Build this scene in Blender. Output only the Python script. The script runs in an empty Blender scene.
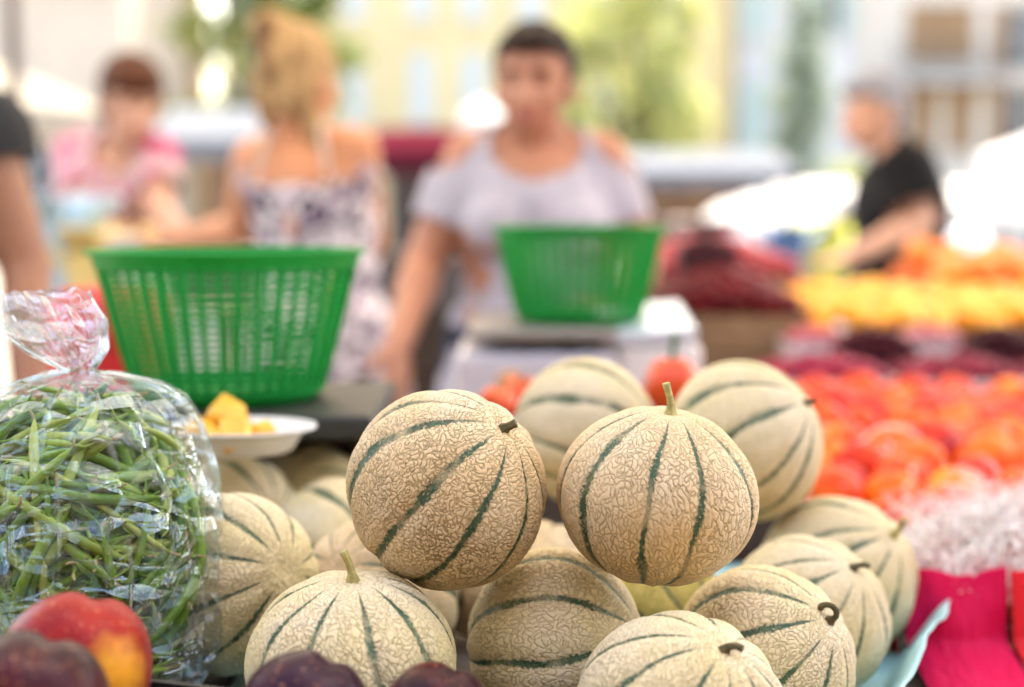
import bpy, bmesh, math, random
import numpy as np
from mathutils import Vector, Matrix, Quaternion, Euler, noise as mnoise

random.seed(11)
rng = np.random.default_rng(7)
scene = bpy.context.scene
COL = scene.collection
PI = math.pi

# ------------------------------------------------------------------ camera
FPX = 1422.2
PITCH = math.atan((343.5 - 205) / FPX)
CAMZ = 1.24
cam_d = bpy.data.cameras.new('camera')
cam = bpy.data.objects.new('camera', cam_d)
COL.objects.link(cam)
cam.location = (0, 0, CAMZ)
cam.rotation_euler = (PI / 2 - PITCH, 0, 0)
cam_d.lens = 50
cam_d.sensor_width = 36
cam_d.clip_start = 0.05
cam_d.clip_end = 600
cam_d.dof.use_dof = True
cam_d.dof.focus_distance = 0.90
cam_d.dof.aperture_fstop = 2.4
cam_d.dof.aperture_blades = 0
scene.camera = cam


def P(px, py, Y):
    """world point at distance Y seen at that place of the photograph"""
    u, v = (px - 512) / FPX, (343.5 - py) / FPX
    r = Vector((u, math.cos(PITCH) + v * math.sin(PITCH), -math.sin(PITCH) + v * math.cos(PITCH)))
    return Vector((0, 0, CAMZ)) + r * (Y / r.y)


CAM_R = cam.rotation_euler.to_matrix()


def cam_dir(x, y, z):
    """direction given as right / up / towards the viewer"""
    return (CAM_R @ Vector((x, y, z))).normalized()


# ------------------------------------------------------------------ world, sun
SUN = Vector((0.30, 0.95, 0)).normalized()
EL = math.radians(56)
world = bpy.data.worlds.new('World')
scene.world = world
world.use_nodes = True
wt = world.node_tree
wt.nodes.clear()
sky = wt.nodes.new('ShaderNodeTexSky')
sky.sky_type = 'NISHITA'
sky.sun_disc = False
sky.sun_elevation = EL
sky.sun_rotation = math.atan2(SUN.x, SUN.y)
sky.air_density = 1.0
sky.dust_density = 4.0
sky.ozone_density = 0.6
bg = wt.nodes.new('ShaderNodeBackground')
bg.inputs[1].default_value = 0.15
wo = wt.nodes.new('ShaderNodeOutputWorld')
wt.links.new(sky.outputs[0], bg.inputs[0])
wt.links.new(bg.outputs[0], wo.inputs[0])
sl = bpy.data.lights.new('sun', 'SUN')
sl.energy = 2.2
sl.angle = math.radians(0.5)
sl.color = (1.0, 0.94, 0.84)
so = bpy.data.objects.new('sun', sl)
COL.objects.link(so)
sdir = Vector((SUN.x * math.cos(EL), SUN.y * math.cos(EL), math.sin(EL)))
so.rotation_euler = (-sdir).to_track_quat('-Z', 'Y').to_euler()
so.location = sdir * 60
scene.view_settings.view_transform = 'Standard'
scene.view_settings.look = 'None'
scene.view_settings.gamma = 1
scene.view_settings.exposure = 2.88
scene.view_settings.use_white_balance = True
scene.view_settings.white_balance_temperature = 7600
scene.view_settings.white_balance_tint = 10
scene.cycles.use_denoising = True
scene.cycles.max_bounces = 10
scene.cycles.transparent_max_bounces = 24
scene.cycles.sample_clamp_indirect = 6
scene.cycles.caustics_reflective = False
scene.cycles.caustics_refractive = False

# ------------------------------------------------------------------ material helpers


class NT:
    def __init__(self, name):
        self.m = bpy.data.materials.new(name)
        self.m.use_nodes = True
        self.t = self.m.node_tree
        self.t.nodes.clear()
        self.out = self.n('ShaderNodeOutputMaterial')

    def n(self, typ, **kw):
        nd = self.t.nodes.new(typ)
        for k, v in kw.items():
            setattr(nd, k, v)
        return nd

    def l(self, a, b):
        self.t.links.new(a, b)

    def coord(self, scale=(1, 1, 1), rand=False, src='Object'):
        tc = self.n('ShaderNodeTexCoord')
        mp = self.n('ShaderNodeMapping')
        mp.inputs['Scale'].default_value = scale
        self.l(tc.outputs[src], mp.inputs[0])
        if rand:
            oi = self.n('ShaderNodeObjectInfo')
            mu = self.n('ShaderNodeMath', operation='MULTIPLY')
            mu.inputs[1].default_value = 37.0
            self.l(oi.outputs['Random'], mu.inputs[0])
            cb = self.n('ShaderNodeCombineXYZ')
            for i in range(3):
                self.l(mu.outputs[0], cb.inputs[i])
            self.l(cb.outputs[0], mp.inputs['Location'])
        return mp.outputs[0]

    def noise(self, vec, scale, detail=3, rough=0.55, dist=0.0):
        nd = self.n('ShaderNodeTexNoise')
        nd.inputs['Scale'].default_value = scale
        nd.inputs['Detail'].default_value = detail
        nd.inputs['Roughness'].default_value = rough
        nd.inputs['Distortion'].default_value = dist
        if vec is not None:
            self.l(vec, nd.inputs['Vector'])
        return nd.outputs['Fac']

    def ramp(self, fac, stops):
        nd = self.n('ShaderNodeValToRGB')
        e = nd.color_ramp.elements
        while len(e) < len(stops):
            e.new(0.5)
        for k, (p, c) in enumerate(stops):
            e[k].position = p
            e[k].color = (*c, 1) if len(c) == 3 else c
        self.l(fac, nd.inputs[0])
        return nd.outputs[0]

    def mix(self, fac, a, b, blend='MIX'):
        nd = self.n('ShaderNodeMix', data_type='RGBA', blend_type=blend)
        for sock, v in ((nd.inputs[0], fac), (nd.inputs[6], a), (nd.inputs[7], b)):
            if isinstance(v, (int, float)):
                sock.default_value = v
            elif isinstance(v, tuple):
                sock.default_value = (*v, 1) if len(v) == 3 else v
            else:
                self.l(v, sock)
        return nd.outputs[2]

    def math(self, op, a, b=0.0, clamp=False):
        nd = self.n('ShaderNodeMath', operation=op, use_clamp=clamp)
        for sock, v in ((nd.inputs[0], a), (nd.inputs[1], b)):
            if isinstance(v, (int, float)):
                sock.default_value = v
            else:
                self.l(v, sock)
        return nd.outputs[0]

    def attr(self, name):
        nd = self.n('ShaderNodeAttribute', attribute_name=name)
        return nd.outputs['Fac']

    def bump(self, h, strength=0.3, dist=0.01):
        nd = self.n('ShaderNodeBump')
        nd.inputs['Strength'].default_value = strength
        nd.inputs['Distance'].default_value = dist
        self.l(h, nd.inputs['Height'])
        return nd.outputs[0]

    def bsdf(self, color, rough=0.6, normal=None, **kw):
        b = self.n('ShaderNodeBsdfPrincipled')
        for sock, v in ((b.inputs['Base Color'], color), (b.inputs['Roughness'], rough)):
            if isinstance(v, tuple):
                sock.default_value = (*v, 1) if len(v) == 3 else v
            elif isinstance(v, (int, float)):
                sock.default_value = v
            else:
                self.l(v, sock)
        if normal is not None:
            self.l(normal, b.inputs['Normal'])
        for k, v in kw.items():
            b.inputs[k].default_value = v
        self.l(b.outputs[0], self.out.inputs[0])
        return b


_cache = {}


def simple(name, c, rough=0.6, var=0.18, scale=8.0, bump=0.15, metal=0.0, spec=0.5):
    """a plain surface with a little unevenness of colour and relief"""
    if name in _cache:
        return _cache[name]
    t = NT(name)
    v = t.coord(rand=True)
    f = t.noise(v, scale, 5)
    lo = tuple(x * (1 - var) for x in c)
    hi = tuple(min(1, x * (1 + var)) for x in c)
    colr = t.ramp(f, [(0.3, lo), (0.7, hi)])
    nb = t.bump(t.noise(v, scale * 9, 3), bump, 0.01)
    t.bsdf(colr, rough, nb, Metallic=metal, **{'Specular IOR Level': spec})
    _cache[name] = t.m
    return t.m


# ------------------------------------------------------------------ object helpers


def tag(o, label=None, cat=None, group=None, kind=None):
    for k, v in (('label', label), ('category', cat), ('group', group), ('kind', kind)):
        if v is not None:
            o[k] = v
    return o


def empty(name, loc=(0, 0, 0), rot=None):
    o = bpy.data.objects.new(name, None)
    o.empty_display_size = 0.05
    COL.objects.link(o)
    o.location = loc
    if rot is not None:
        o.rotation_euler = rot
    return o


def link(name, me, mat=None, parent=None, smooth=True):
    o = bpy.data.objects.new(name, me)
    COL.objects.link(o)
    if mat is not None and not me.materials:
        for mm in (mat if isinstance(mat, (list, tuple)) else (mat,)):
            me.materials.append(mm)
    if parent is not None:
        o.parent = parent
    if smooth:
        me.shade_smooth()
    return o


def from_bm(name, bm, mat=None, parent=None, smooth=True):
    me = bpy.data.meshes.new(name)
    bm.to_mesh(me)
    bm.free()
    return link(name, me, mat, parent, smooth)


def copy_tree(o, parent=None):
    c = o.copy()
    COL.objects.link(c)
    if parent is not None:
        c.parent = parent
    for ch in list(o.children):
        copy_tree(ch, c)
    return c


def bx(bm, c, s, rot=None, bevel=0.0):
    r = bmesh.ops.create_cube(bm, size=1)
    vs = r['verts']
    bmesh.ops.scale(bm, verts=vs, vec=s)
    if bevel > 0:
        es = list({e for v in vs for e in v.link_edges})
        rb = bmesh.ops.bevel(bm, geom=es, offset=bevel, segments=2, profile=0.5, affect='EDGES')
        vs = list({v for f in rb['faces'] for v in f.verts} | {v for v in vs if v.is_valid})
    if rot is not None:
        bmesh.ops.rotate(bm, verts=vs, cent=(0, 0, 0), matrix=Euler(rot).to_matrix())
    bmesh.ops.translate(bm, verts=vs, vec=c)
    return vs


def box_obj(name, c, s, mat, parent=None, rot=None, bevel=0.0):
    bm = bmesh.new()
    bx(bm, c, s, rot, bevel)
    return from_bm(name, bm, mat, parent, False)


_sph = {}


def _sphere(u, v):
    if (u, v) not in _sph:
        V = [(0, 0, -1)]
        for j in range(1, v):
            t = -PI / 2 + PI * j / v
            for k in range(u):
                V.append((math.cos(t) * math.cos(2 * PI * k / u), math.cos(t) * math.sin(2 * PI * k / u), math.sin(t)))
        V.append((0, 0, 1))
        F = []
        n = len(V) - 1
        for k in range(u):
            k2 = (k + 1) % u
            F.append((0, 1 + k2, 1 + k))
            F.append((n, n - u + k, n - u + k2))
            for j in range(v - 2):
                F.append((1 + j * u + k, 1 + j * u + k2, 1 + (j + 1) * u + k2, 1 + (j + 1) * u + k))
        _sph[(u, v)] = (V, F)
    return _sph[(u, v)]


def ell(bm, c, r, rot=None, u=18, v=12):
    V, F = _sphere(u, v)
    r = r if hasattr(r, '__len__') else (r, r, r)
    m = Matrix.Identity(3) if rot is None else (rot if isinstance(rot, Matrix) else Euler(rot).to_matrix())
    c = Vector(c)
    vs = [bm.verts.new(m @ Vector((x * r[0], y * r[1], z * r[2])) + c) for x, y, z in V]
    for f in F:
        bm.faces.new([vs[i] for i in f])
    return vs


def caps(bm, a, ra, b, rb, u=14):
    a, b = Vector(a), Vector(b)
    ell(bm, a, ra, u=u, v=10)
    ell(bm, b, rb, u=u, v=10)
    d = b - a
    if d.length > 1e-5:
        m = d.to_track_quat('Z', 'Y').to_matrix()
        r0 = [bm.verts.new(a + m @ Vector((ra * math.cos(2 * PI * k / u), ra * math.sin(2 * PI * k / u), 0))) for k in range(u)]
        r1 = [bm.verts.new(b + m @ Vector((rb * math.cos(2 * PI * k / u), rb * math.sin(2 * PI * k / u), 0))) for k in range(u)]
        for k in range(u):
            k2 = (k + 1) % u
            bm.faces.new((r0[k], r0[k2], r1[k2], r1[k]))
        bm.faces.new(r0[::-1])
        bm.faces.new(r1)


def tube_pts(pts, radii, seg=10, cap=True, rfun=None):
    """verts, faces of a tube along points"""
    V, F = [], []
    pts = [Vector(p) for p in pts]
    n = len(pts)
    up = Vector((0.13, 0.31, 0.94))
    for i, p in enumerate(pts):
        t = (pts[min(i + 1, n - 1)] - pts[max(i - 1, 0)]).normalized()
        x = up - t * up.dot(t)
        if x.length < 1e-4:
            x = Vector((1, 0, 0)) - t * t.x
        x.normalize()
        up = x
        y = t.cross(x)
        for k in range(seg):
            a = 2 * PI * k / seg
            rr = radii[i] * (rfun(i / (n - 1), a) if rfun else 1)
            V.append(p + (x * math.cos(a) + y * math.sin(a)) * rr)
    for i in range(n - 1):
        for k in range(seg):
            k2 = (k + 1) % seg
            F.append((i * seg + k, i * seg + k2, (i + 1) * seg + k2, (i + 1) * seg + k))
    if cap:
        F.append(tuple(range(seg))[::-1])
        F.append(tuple((n - 1) * seg + k for k in range(seg)))
    return V, F


def mesh_vf(name, V, F):
    me = bpy.data.meshes.new(name)
    me.from_pydata([tuple(v) for v in V], [], F)
    me.validate()
    return me


def tube_obj(name, pts, radii, mat, parent=None, seg=10, rfun=None):
    V, F = tube_pts(pts, radii, seg, True, rfun)
    return link(name, mesh_vf(name, V, F), mat, parent)


def rods(name, segs, r, mat, parent=None, seg=8):
    V, F = [], []
    for a, b in segs:
        v, f = tube_pts([a, b], [r, r], seg)
        o = len(V)
        V += v
        F += [tuple(i + o for i in q) for q in f]
    return link(name, mesh_vf(name, V, F), mat, parent, False)


def remeshed(bm, voxel, smooth=4):
    me = bpy.data.meshes.new('tmp')
    bm.to_mesh(me)
    bm.free()
    ob = bpy.data.objects.new('tmp', me)
    COL.objects.link(ob)
    m = ob.modifiers.new('r', 'REMESH')
    m.mode = 'VOXEL'
    m.voxel_size = voxel
    if smooth:
        s = ob.modifiers.new('s', 'SMOOTH')
        s.factor = 0.5
        s.iterations = smooth
    bpy.context.view_layer.update()
    dg = bpy.context.evaluated_depsgraph_get()
    out = bpy.data.meshes.new_from_object(ob.evaluated_get(dg))
    bpy.data.objects.remove(ob)
    bpy.data.meshes.remove(me)
    return out


def grid_mesh(name, X, Y, Z, close_u=False, attrs=None):
    """quad sheet from (nv, nu) arrays"""
    nv, nu = X.shape
    me = bpy.data.meshes.new(name)
    co = np.stack([X, Y, Z], -1).reshape(-1, 3).astype(np.float32)
    iu = np.arange(nu if close_u else nu - 1)
    iv = np.arange(nv - 1)
    a, b = np.meshgrid(iu, iv)
    a2 = (a + 1) % nu
    q = np.stack([b * nu + a, b * nu + a2, (b + 1) * nu + a2, (b + 1) * nu + a], -1).reshape(-1, 4)
    me.vertices.add(len(co))
    me.vertices.foreach_set('co', co.ravel())
    me.loops.add(q.size)
    me.loops.foreach_set('vertex_index', q.ravel().astype(np.int32))
    me.polygons.add(len(q))
    me.polygons.foreach_set('loop_start', np.arange(0, q.size, 4, dtype=np.int32))
    me.update(calc_edges=True)
    for k, v in (attrs or {}).items():
        at = me.attributes.new(k, 'FLOAT', 'POINT')
        at.data.foreach_set('value', v.reshape(-1).astype(np.float32))
    return me


# numpy gradient noise
_pt = rng.permutation(256)
_perm = np.concatenate([_pt, _pt, _pt])
_grad = rng.normal(size=(256, 3))
_grad /= np.linalg.norm(_grad, axis=1)[:, None]


def perlin(x, y, z):
    xi, yi, zi = np.floor(x).astype(int), np.floor(y).astype(int), np.floor(z).astype(int)
    xf, yf, zf = x - xi, y - yi, z - zi
    xi, yi, zi = xi & 255, yi & 255, zi & 255
    fd = lambda t: t * t * t * (t * (t * 6 - 15) + 10)
    u, v, w = fd(xf), fd(yf), fd(zf)

    def g(dx, dy, dz):
        h = _perm[_perm[_perm[xi + dx] + yi + dy] + zi + dz]
        gr = _grad[h]
        return gr[..., 0] * (xf - dx) + gr[..., 1] * (yf - dy) + gr[..., 2] * (zf - dz)
    L = lambda a, b, t: a + (b - a) * t
    return L(L(L(g(0, 0, 0), g(1, 0, 0), u), L(g(0, 1, 0), g(1, 1, 0), u), v),
             L(L(g(0, 0, 1), g(1, 0, 1), u), L(g(0, 1, 1), g(1, 1, 1), u), v), w)


def sstep(a, b, x):
    t = np.clip((x - a) / (b - a), 0, 1)
    return t * t * (3 - 2 * t)


# =================================================================== MELONS
def melon_mat(name, cream, gap, tint):
    t = NT(name)
    v = t.coord(rand=True)
    oi = t.n('ShaderNodeObjectInfo')
    na, nb_, stripe = t.attr('na'), t.attr('nb'), t.attr('stripe')

    def band(x, lo, hi):
        mr = t.n('ShaderNodeMapRange', interpolation_type='SMOOTHSTEP')
        t.l(t.math('ABSOLUTE', x), mr.inputs[0])
        mr.inputs[1].default_value, mr.inputs[2].default_value = lo, hi
        mr.inputs[3].default_value, mr.inputs[4].default_value = 1, 0
        return mr.outputs[0]
    big = t.noise(v, 14, 3)
    mid = t.noise(v, 70, 4)
    dens = t.ramp(t.noise(v, 24, 3, .6, .4), [(0.32, (.35, .35, .35)), (0.56, (1, 1, 1))])
    dens = t.math('MULTIPLY', dens, t.math('ADD', t.math('MULTIPLY', oi.outputs['Random'], .45), .62))
    crack = t.math('MAXIMUM', band(na, .04, .44), t.math('MULTIPLY', band(nb_, .03, .36), .75))
    crack = t.math('MULTIPLY', crack, dens, True)
    net = t.math('SUBTRACT', 1.0, crack)
    c1 = t.mix(t.ramp(big, [(0.35, (0, 0, 0)), (0.7, (1, 1, 1))]), cream, tint)
    c1 = t.mix(t.math('MULTIPLY', mid, 0.35), c1, tuple(x * 0.80 for x in cream))
    g1 = t.mix(big, gap, (gap[0] * 0.92, gap[1] * 1.06, gap[2] * 0.85))
    c = t.mix(net, g1, c1)
    dirt = t.ramp(t.noise(v, 48, 4, .7), [(0.68, (0, 0, 0)), (0.76, (1, 1, 1))])
    c = t.mix(t.math('MULTIPLY', dirt, .45), c, (0.30, 0.21, 0.11))
    fine = t.noise(v, 420, 2)
    gr = t.ramp(t.noise(v, 130, 4, .6), [(0.3, (0.008, 0.038, 0.020)), (0.58, (0.022, 0.080, 0.036)), (0.78, (0.10, 0.16, 0.07))])
    st = t.math('MULTIPLY', stripe, t.math('SUBTRACT', 1.0, t.math('MULTIPLY', t.math('MULTIPLY', net, net), .06)))
    worn = t.ramp(t.noise(v, 38, 4, .65, .3), [(0.30, (.45, .45, .45)), (0.50, (1, 1, 1))])
    st = t.math('MULTIPLY', st, worn)
    c = t.mix(st, c, gr)
    rg = t.math('SUBTRACT', 0.66, t.math('MULTIPLY', stripe, 0.2))
    h = t.math('ADD', t.math('MULTIPLY', net, t.math('SUBTRACT', 1.0, t.math('MULTIPLY', stripe, .7))), t.math('MULTIPLY', fine, 0.25))
    nb2 = t.bump(h, 0.65, 0.0014)
    t.bsdf(c, rg, nb2, **{'Specular IOR Level': 0.35})
    return t.m


MELON_TAN = melon_mat('melon_rind_tan', (0.74, 0.585, 0.38), (0.49, 0.345, 0.185), (0.70, 0.46, 0.21))
MELON_PALE = melon_mat('melon_rind_pale', (0.75, 0.635, 0.44), (0.53, 0.395, 0.225), (0.70, 0.57, 0.27))
MELON_YEL = melon_mat('melon_rind_yellow', (0.66, 0.48, 0.13), (0.33, 0.22, 0.05), (0.55, 0.46, 0.10))
STEM_GREEN = simple('stem_green', (0.46, 0.40, 0.15), 0.7, 0.4, 160, 0.5)
STEM_DARK = simple('stem_dry', (0.11, 0.09, 0.04), 0.8, 0.5, 160, 0.5)


def melon_mesh(name, seed, R, stretch, nu=800, nv=400, wobble=1.0, seam0=0.0, oblate=0.95, fill=1.0):
    rs = np.random.default_rng(seed)
    th = np.linspace(0.004, PI - 0.004, nv)[:, None] * np.ones((1, nu))
    ph = np.ones((nv, 1)) * np.linspace(0, 2 * PI, nu, endpoint=False)[None, :]
    sx, sy, sz = np.sin(th) * np.cos(ph), np.sin(th) * np.sin(ph), np.cos(th)
    o = rs.uniform(0, 60, 3)
    # seams
    K = 10
    groove = np.zeros_like(th)
    stripe = np.zeros_like(th)
    rag = perlin(sx * 26 + o[0], sy * 26 + o[1], sz * 26) + 0.7 * perlin(sx * 62 + o[0], sy * 62, sz * 62 + o[2])
    for k in range(K):
        a0 = seam0 + 2 * PI * k / K + rs.normal(0, 0.06)
        brk = perlin(th * 2.2 + 13 * k, 0 * th + o[0], 0 * th + o[1])
        wav = 0.035 * wobble * np.sin(th * 2.1 + rs.uniform(0, 6)) + 0.012 * np.sin(th * 6 + rs.uniform(0, 6))
        d = (ph - a0 - wav + PI) % (2 * PI) - PI
        s = np.abs(d) * np.sin(th) * R
        fade = np.clip(0.85 + 0.9 * brk, .25, 1.5)
        w = rs.uniform(0.0019, 0.0037) * fade * sstep(0.0, 0.95, np.sin(th))
        pol = sstep(0.16, 0.42, th) * (1 - sstep(PI - 0.4, PI - 0.15, th))
        e = s / np.maximum(w, 1e-5) + rag * 0.85
        stripe = np.maximum(stripe, np.maximum((1 - sstep(0.75, 1.12, e)), .4 * (1 - sstep(1.0, 1.5, e))) * pol)
        groove = np.maximum(groove, np.exp(-(s / 0.0065) ** 2) * sstep(0.03, 0.5, np.sin(th)))
    # netting : corky worms with thin gaps between them
    w1 = 0.05 * perlin(sx * 7 + o[0], sy * 7, sz * 7) * stretch
    qx, qy, qz = sx + w1, sy + 0.05 * perlin(sx * 7, sy * 7 + o[1], sz * 7 + 5), (sz + 0.03 * perlin(sx * 6 + 8, sy * 6, sz * 6 + o[2])) * stretch

    def field(lam, n):
        k0 = 2 * PI * R / lam
        f = np.zeros_like(th)
        for i in range(n):
            kv = rs.normal(size=3)
            kv *= k0 * rs.uniform(0.85, 1.17) / np.linalg.norm(kv)
            f += np.cos(kv[0] * qx + kv[1] * qy + kv[2] * qz + rs.uniform(0, 2 * PI))
        return f / math.sqrt(n / 2)
    na, nb = field(0.0046, 36), field(0.0054, 30) + .25
    crack = np.maximum(1 - sstep(.04, .44, np.abs(na)), .75 * (1 - sstep(.03, .36, np.abs(nb)))) * fill
    net = 1 - crack
    n3 = perlin(sx * 46 + o[2], sy * 46 + o[0], sz * 46 + o[1])
    # flecks of net over the stripes
    fleck = sstep(0.18, 0.36, n3 + 0.55 * rag - 0.15)
    stripe = stripe * (1 - 0.78 * fleck)
    rr = R * (1 + 0.030 * perlin(sx * .9 + o[1], sy * .9 + o[2], sz * .9 + o[0]) + 0.012 * perlin(sx * 1.6 + o[0], sy * 1.6 + o[1], sz * 1.6 + o[2]))
    rr = rr - 0.0019 * groove - 0.0007 * (1 - net) * (1 - stripe) - 0.0004 * stripe
    dim = np.exp(-(th / 0.17) ** 2) * 0.0035 + np.exp(-((PI - th) / 0.2) ** 2) * 0.003
    X, Y, Z = rr * sx, rr * sy, (rr - dim) * sz * oblate
    return grid_mesh(name, X, Y, Z, True, {'na': na, 'nb': nb, 'stripe': stripe})


R0 = 0.065
RIND = [melon_mesh('rind_a', 1, R0, 1.15, seam0=0.1, oblate=0.97),
        melon_mesh('rind_b', 2, R0, 0.62, seam0=0.0, oblate=0.88),
        melon_mesh('rind_c', 3, R0, 0.5, seam0=0.2, oblate=0.95),
        melon_mesh('rind_d', 4, R0, 0.8, seam0=0.3, oblate=0.96, fill=0.8, nu=480, nv=240)]


def stem_obj(kind, parent, top):
    """peduncle standing on the pole (local +z)"""
    rf = lambda t, a: 1 + 0.16 * math.cos(5 * a) * (1 - 0.5 * t)
    z0 = top - 0.004
    if kind == 'long':
        pts = [(0, 0, z0), (0, 0, z0 + .004), (-.0006, 0, z0 + .009), (-.0022, 0, z0 + .015), (-.0045, 0, z0 + .0205), (-.006, 0, z0 + .024)]
        rad = [.0072, .0046, .0031, .0027, .0028, .0031]
        m = STEM_GREEN
    elif kind == 'stub':
        pts = [(0, 0, z0), (0, 0, z0 + .004), (.0008, 0, z0 + .007), (.002, 0, z0 + .0105), (.003, .0005, z0 + .013)]
        rad = [.0062, .0042, .0032, .0031, .0036]
        m = STEM_DARK if parent.get('dry', 1) else STEM_GREEN
    elif kind == 'hook':
        pts, rad = [(0, 0, z0), (0, 0, z0 + .004)], [.0066, .0042]
        for k in range(9):
            a = k / 8 * 3.7
            pts.append((-.0056 + .0056 * math.cos(a), 0, z0 + .008 + .0056 * math.sin(a)))
            rad.append(.0023 + .0004 * (k > 6))
        m = STEM_DARK
    else:  # short bent
        pts = [(0, 0, z0), (0, 0, z0 + .004), (.001, 0, z0 + .008), (.004, 0, z0 + .0115), (.0085, 0, z0 + .013)]
        rad = [.0064, .0040, .0027, .0025, .0027]
        m = STEM_DARK
    rad = [r_ * (.84 if i_ > 1 else .95) for i_, r_ in enumerate(rad)]
    return tube_obj('stem', pts, rad, m, parent, 15, rf)


# px, py, radius px, depth, pole (right, up, to viewer), spin, rind, material, stem, stem spin, label
MELONS = [
    (447, 489, 101, .924, (.60, .66, .42), 2.55, 0, MELON_TAN, 'stub', 0, 'tan netted melon leaning on its side at the top left of the pile'),
    (657, 496, 100, .92, (.13, .955, .20), 0.48, 1, MELON_TAN, 'long', 0, 'upright tan netted melon on top of the pile with tall pale green stem'),
    (584, 432, 73, 1.27, (.93, -.12, .25), 0.9, 3, MELON_PALE, None, 0, 'pale blurred melon lying behind and between the two top melons'),
    (745, 441, 79, 1.20, (.74, .53, .36), 1.35, 3, MELON_PALE, 'stub', 0, 'yellowish blurred melon high on the pile in front of the peaches'),
    (352, 663, 105, .868, (.03, .965, .22), 0.42, 1, MELON_PALE, 'long', .3, 'upright striped melon in the bottom row behind the purple nectarines'),
    (556, 643, 95, .96, (.93, .17, .30), 0.35, 2, MELON_PALE, None, 0, 'melon lying on its side below the two top melons, green stripes running sideways'),
    (681, 719, 108, .83, (.37, .80, .47), 0.2, 0, MELON_PALE, 'short', -.5, 'nearest pale melon cut by the lower picture edge with short black stem'),
    (765, 657, 92, .96, (.64, .52, .50), 0.75, 2, MELON_PALE, 'hook', 0, 'melon with dark curled hook stem at the right front of the pile'),
    (810, 614, 83, 1.071, (.50, .72, .47), 0.5, 1, MELON_PALE, 'short', .2, 'second melon along the blue paper edge, dark bent stem'),
    (838, 575, 80, 1.189, (.60, .60, .52), 0.25, 3, MELON_PALE, 'long', 0.2, 'farthest melon along the blue paper edge with upright green stem'),
    (232, 583, 89, 1.018, (.73, .26, .60), 0.6, 2, MELON_PALE, None, 0, 'shaded melon lying against the bag of green beans'),
    (335, 553, 75, 1.201, (.70, -.35, .55), 0.3, 3, MELON_PALE, None, 0, 'blurred melon behind the leaning top melon, thick green stripe'),
    (377, 599, 82, 1.086, (-.4, .5, .7), 0.3, 0, MELON_TAN, None, 0, 'melon mostly hidden beneath the leaning top melon'),
    (232, 523, 69, 1.27, (.70, .2, .6), 0.2, 3, MELON_PALE, None, 0, 'blurred melon just under the white plate next to the bean bag'),
    (311, 500, 56, 1.36, (-.3, .5, .7), 0.1, 3, MELON_PALE, None, 0, 'small far melon below the right end of the white plate'),
    (539, 594, 75, 1.14, (.1, .8, .5), 0.4, 0, MELON_TAN, None, 0, 'melon glimpsed in the gap between the two top melons'),
    (472, 566, 71, 1.245, (.1, .5, .8), 0.4, 3, MELON_TAN, None, 0, 'melon deep in the shaded gap under the leaning top melon'),
    (664, 616, 66, 1.13, (.5, -.3, .7), 0.1, 0, MELON_YEL, None, 0, 'yellow melon glimpsed in the shaded gap under the upright top melon'),
]
for (px, py, pr, d, ax, spin, ri, mt, stem, sspin, lab) in MELONS:
    c = P(px, py, d)
    r = pr * d / FPX * 1.028
    e = empty('melon', c)
    axis = cam_dir(*ax)
    q = axis.to_track_quat('Z', 'Y')
    e.rotation_mode = 'QUATERNION'
    e.rotation_quaternion = q @ Quaternion((0, 0, 1), spin)
    tag(e, lab, 'melon', 'striped melons piled on the stall')
    me = RIND[ri]
    o = bpy.data.objects.new('rind', me)
    COL.objects.link(o)
    o.parent = e
    if not me.materials:
        me.shade_smooth()
        me.materials.append(mt)
    o.material_slots[0].link = 'OBJECT'
    o.material_slots[0].material = mt
    k = r / R0
    vr = random.Random(int(px * 7 + py))
    o.scale = (k * vr.uniform(.985, 1.02), k * vr.uniform(.985, 1.02), k * vr.uniform(.98, 1.02))
    if stem:
        zt = max(v.co.z for v in me.vertices[:700]) * o.scale[2]
        st = stem_obj(stem, e, zt)
        qt = e.rotation_quaternion
        want = qt.inverted() @ cam_dir(0, 0, 1)
        st.rotation_euler = (0, 0, math.atan2(-want.x, want.y) + PI + sspin)

# =================================================================== STALL TABLE, LINER
TABLE_Z = 0.85
wood_dark = simple('table_wood', (0.16, 0.105, 0.065), 0.7, 0.35, 14)
cloth_bounce = simple('table_cloth', (0.33, 0.26, 0.19), 0.85, 0.2, 30)  # tan tone set to bounce fill light up under the melons


def table(name, label, x0, x1, y0, y1, z, topmat, legmat):
    e = empty(name, ((x0 + x1) / 2, (y0 + y1) / 2, 0))
    w, d = x1 - x0, y1 - y0
    box_obj('table_top', (0, 0, z - .015), (w, d, .03), topmat, e, bevel=.004)
    box_obj('apron', (0, 0, z - .08), (w - .1, d - .1, .098), legmat, e)
    for sx in (-1, 1):
        for sy in (-1, 1):
            box_obj('leg', (sx * (w / 2 - .07), sy * (d / 2 - .07), (z - .13) / 2), (.05, .05, z - .13), legmat, e, bevel=.004)
    tag(e, label, 'table', 'trestle tables of the stall')
    return e


table('display_table', 'cloth topped trestle table under the melons, bean bag and baskets', -1.25, 1.35, .45, 2.26, TABLE_Z, cloth_bounce, wood_dark)
table('display_table', 'wooden trestle table under the yellow and orange fruit', .36, 2.3, 2.3, 4.1, .86, wood_dark, wood_dark)

paper_blue = NT('blue_paper')
v = paper_blue.coord()
cb = paper_blue.ramp(paper_blue.noise(v, 20, 4), [(0.3, (0.30, 0.58, 0.63)), (0.7, (0.42, 0.70, 0.74))])
b = paper_blue.bsdf(cb, 0.55, paper_blue.bump(paper_blue.noise(v, 60, 4, 0.6, 0.6), 0.5, 0.004))
paper_blue = paper_blue.m

# liner : crumpled sheet under the melons with a raised right side and an upturned front left corner
na, nb_ = 160, 120
s = np.linspace(0, 1, na)[None, :] * np.ones((nb_, 1))
t = np.linspace(0, 1, nb_)[:, None] * np.ones((1, na))
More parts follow.
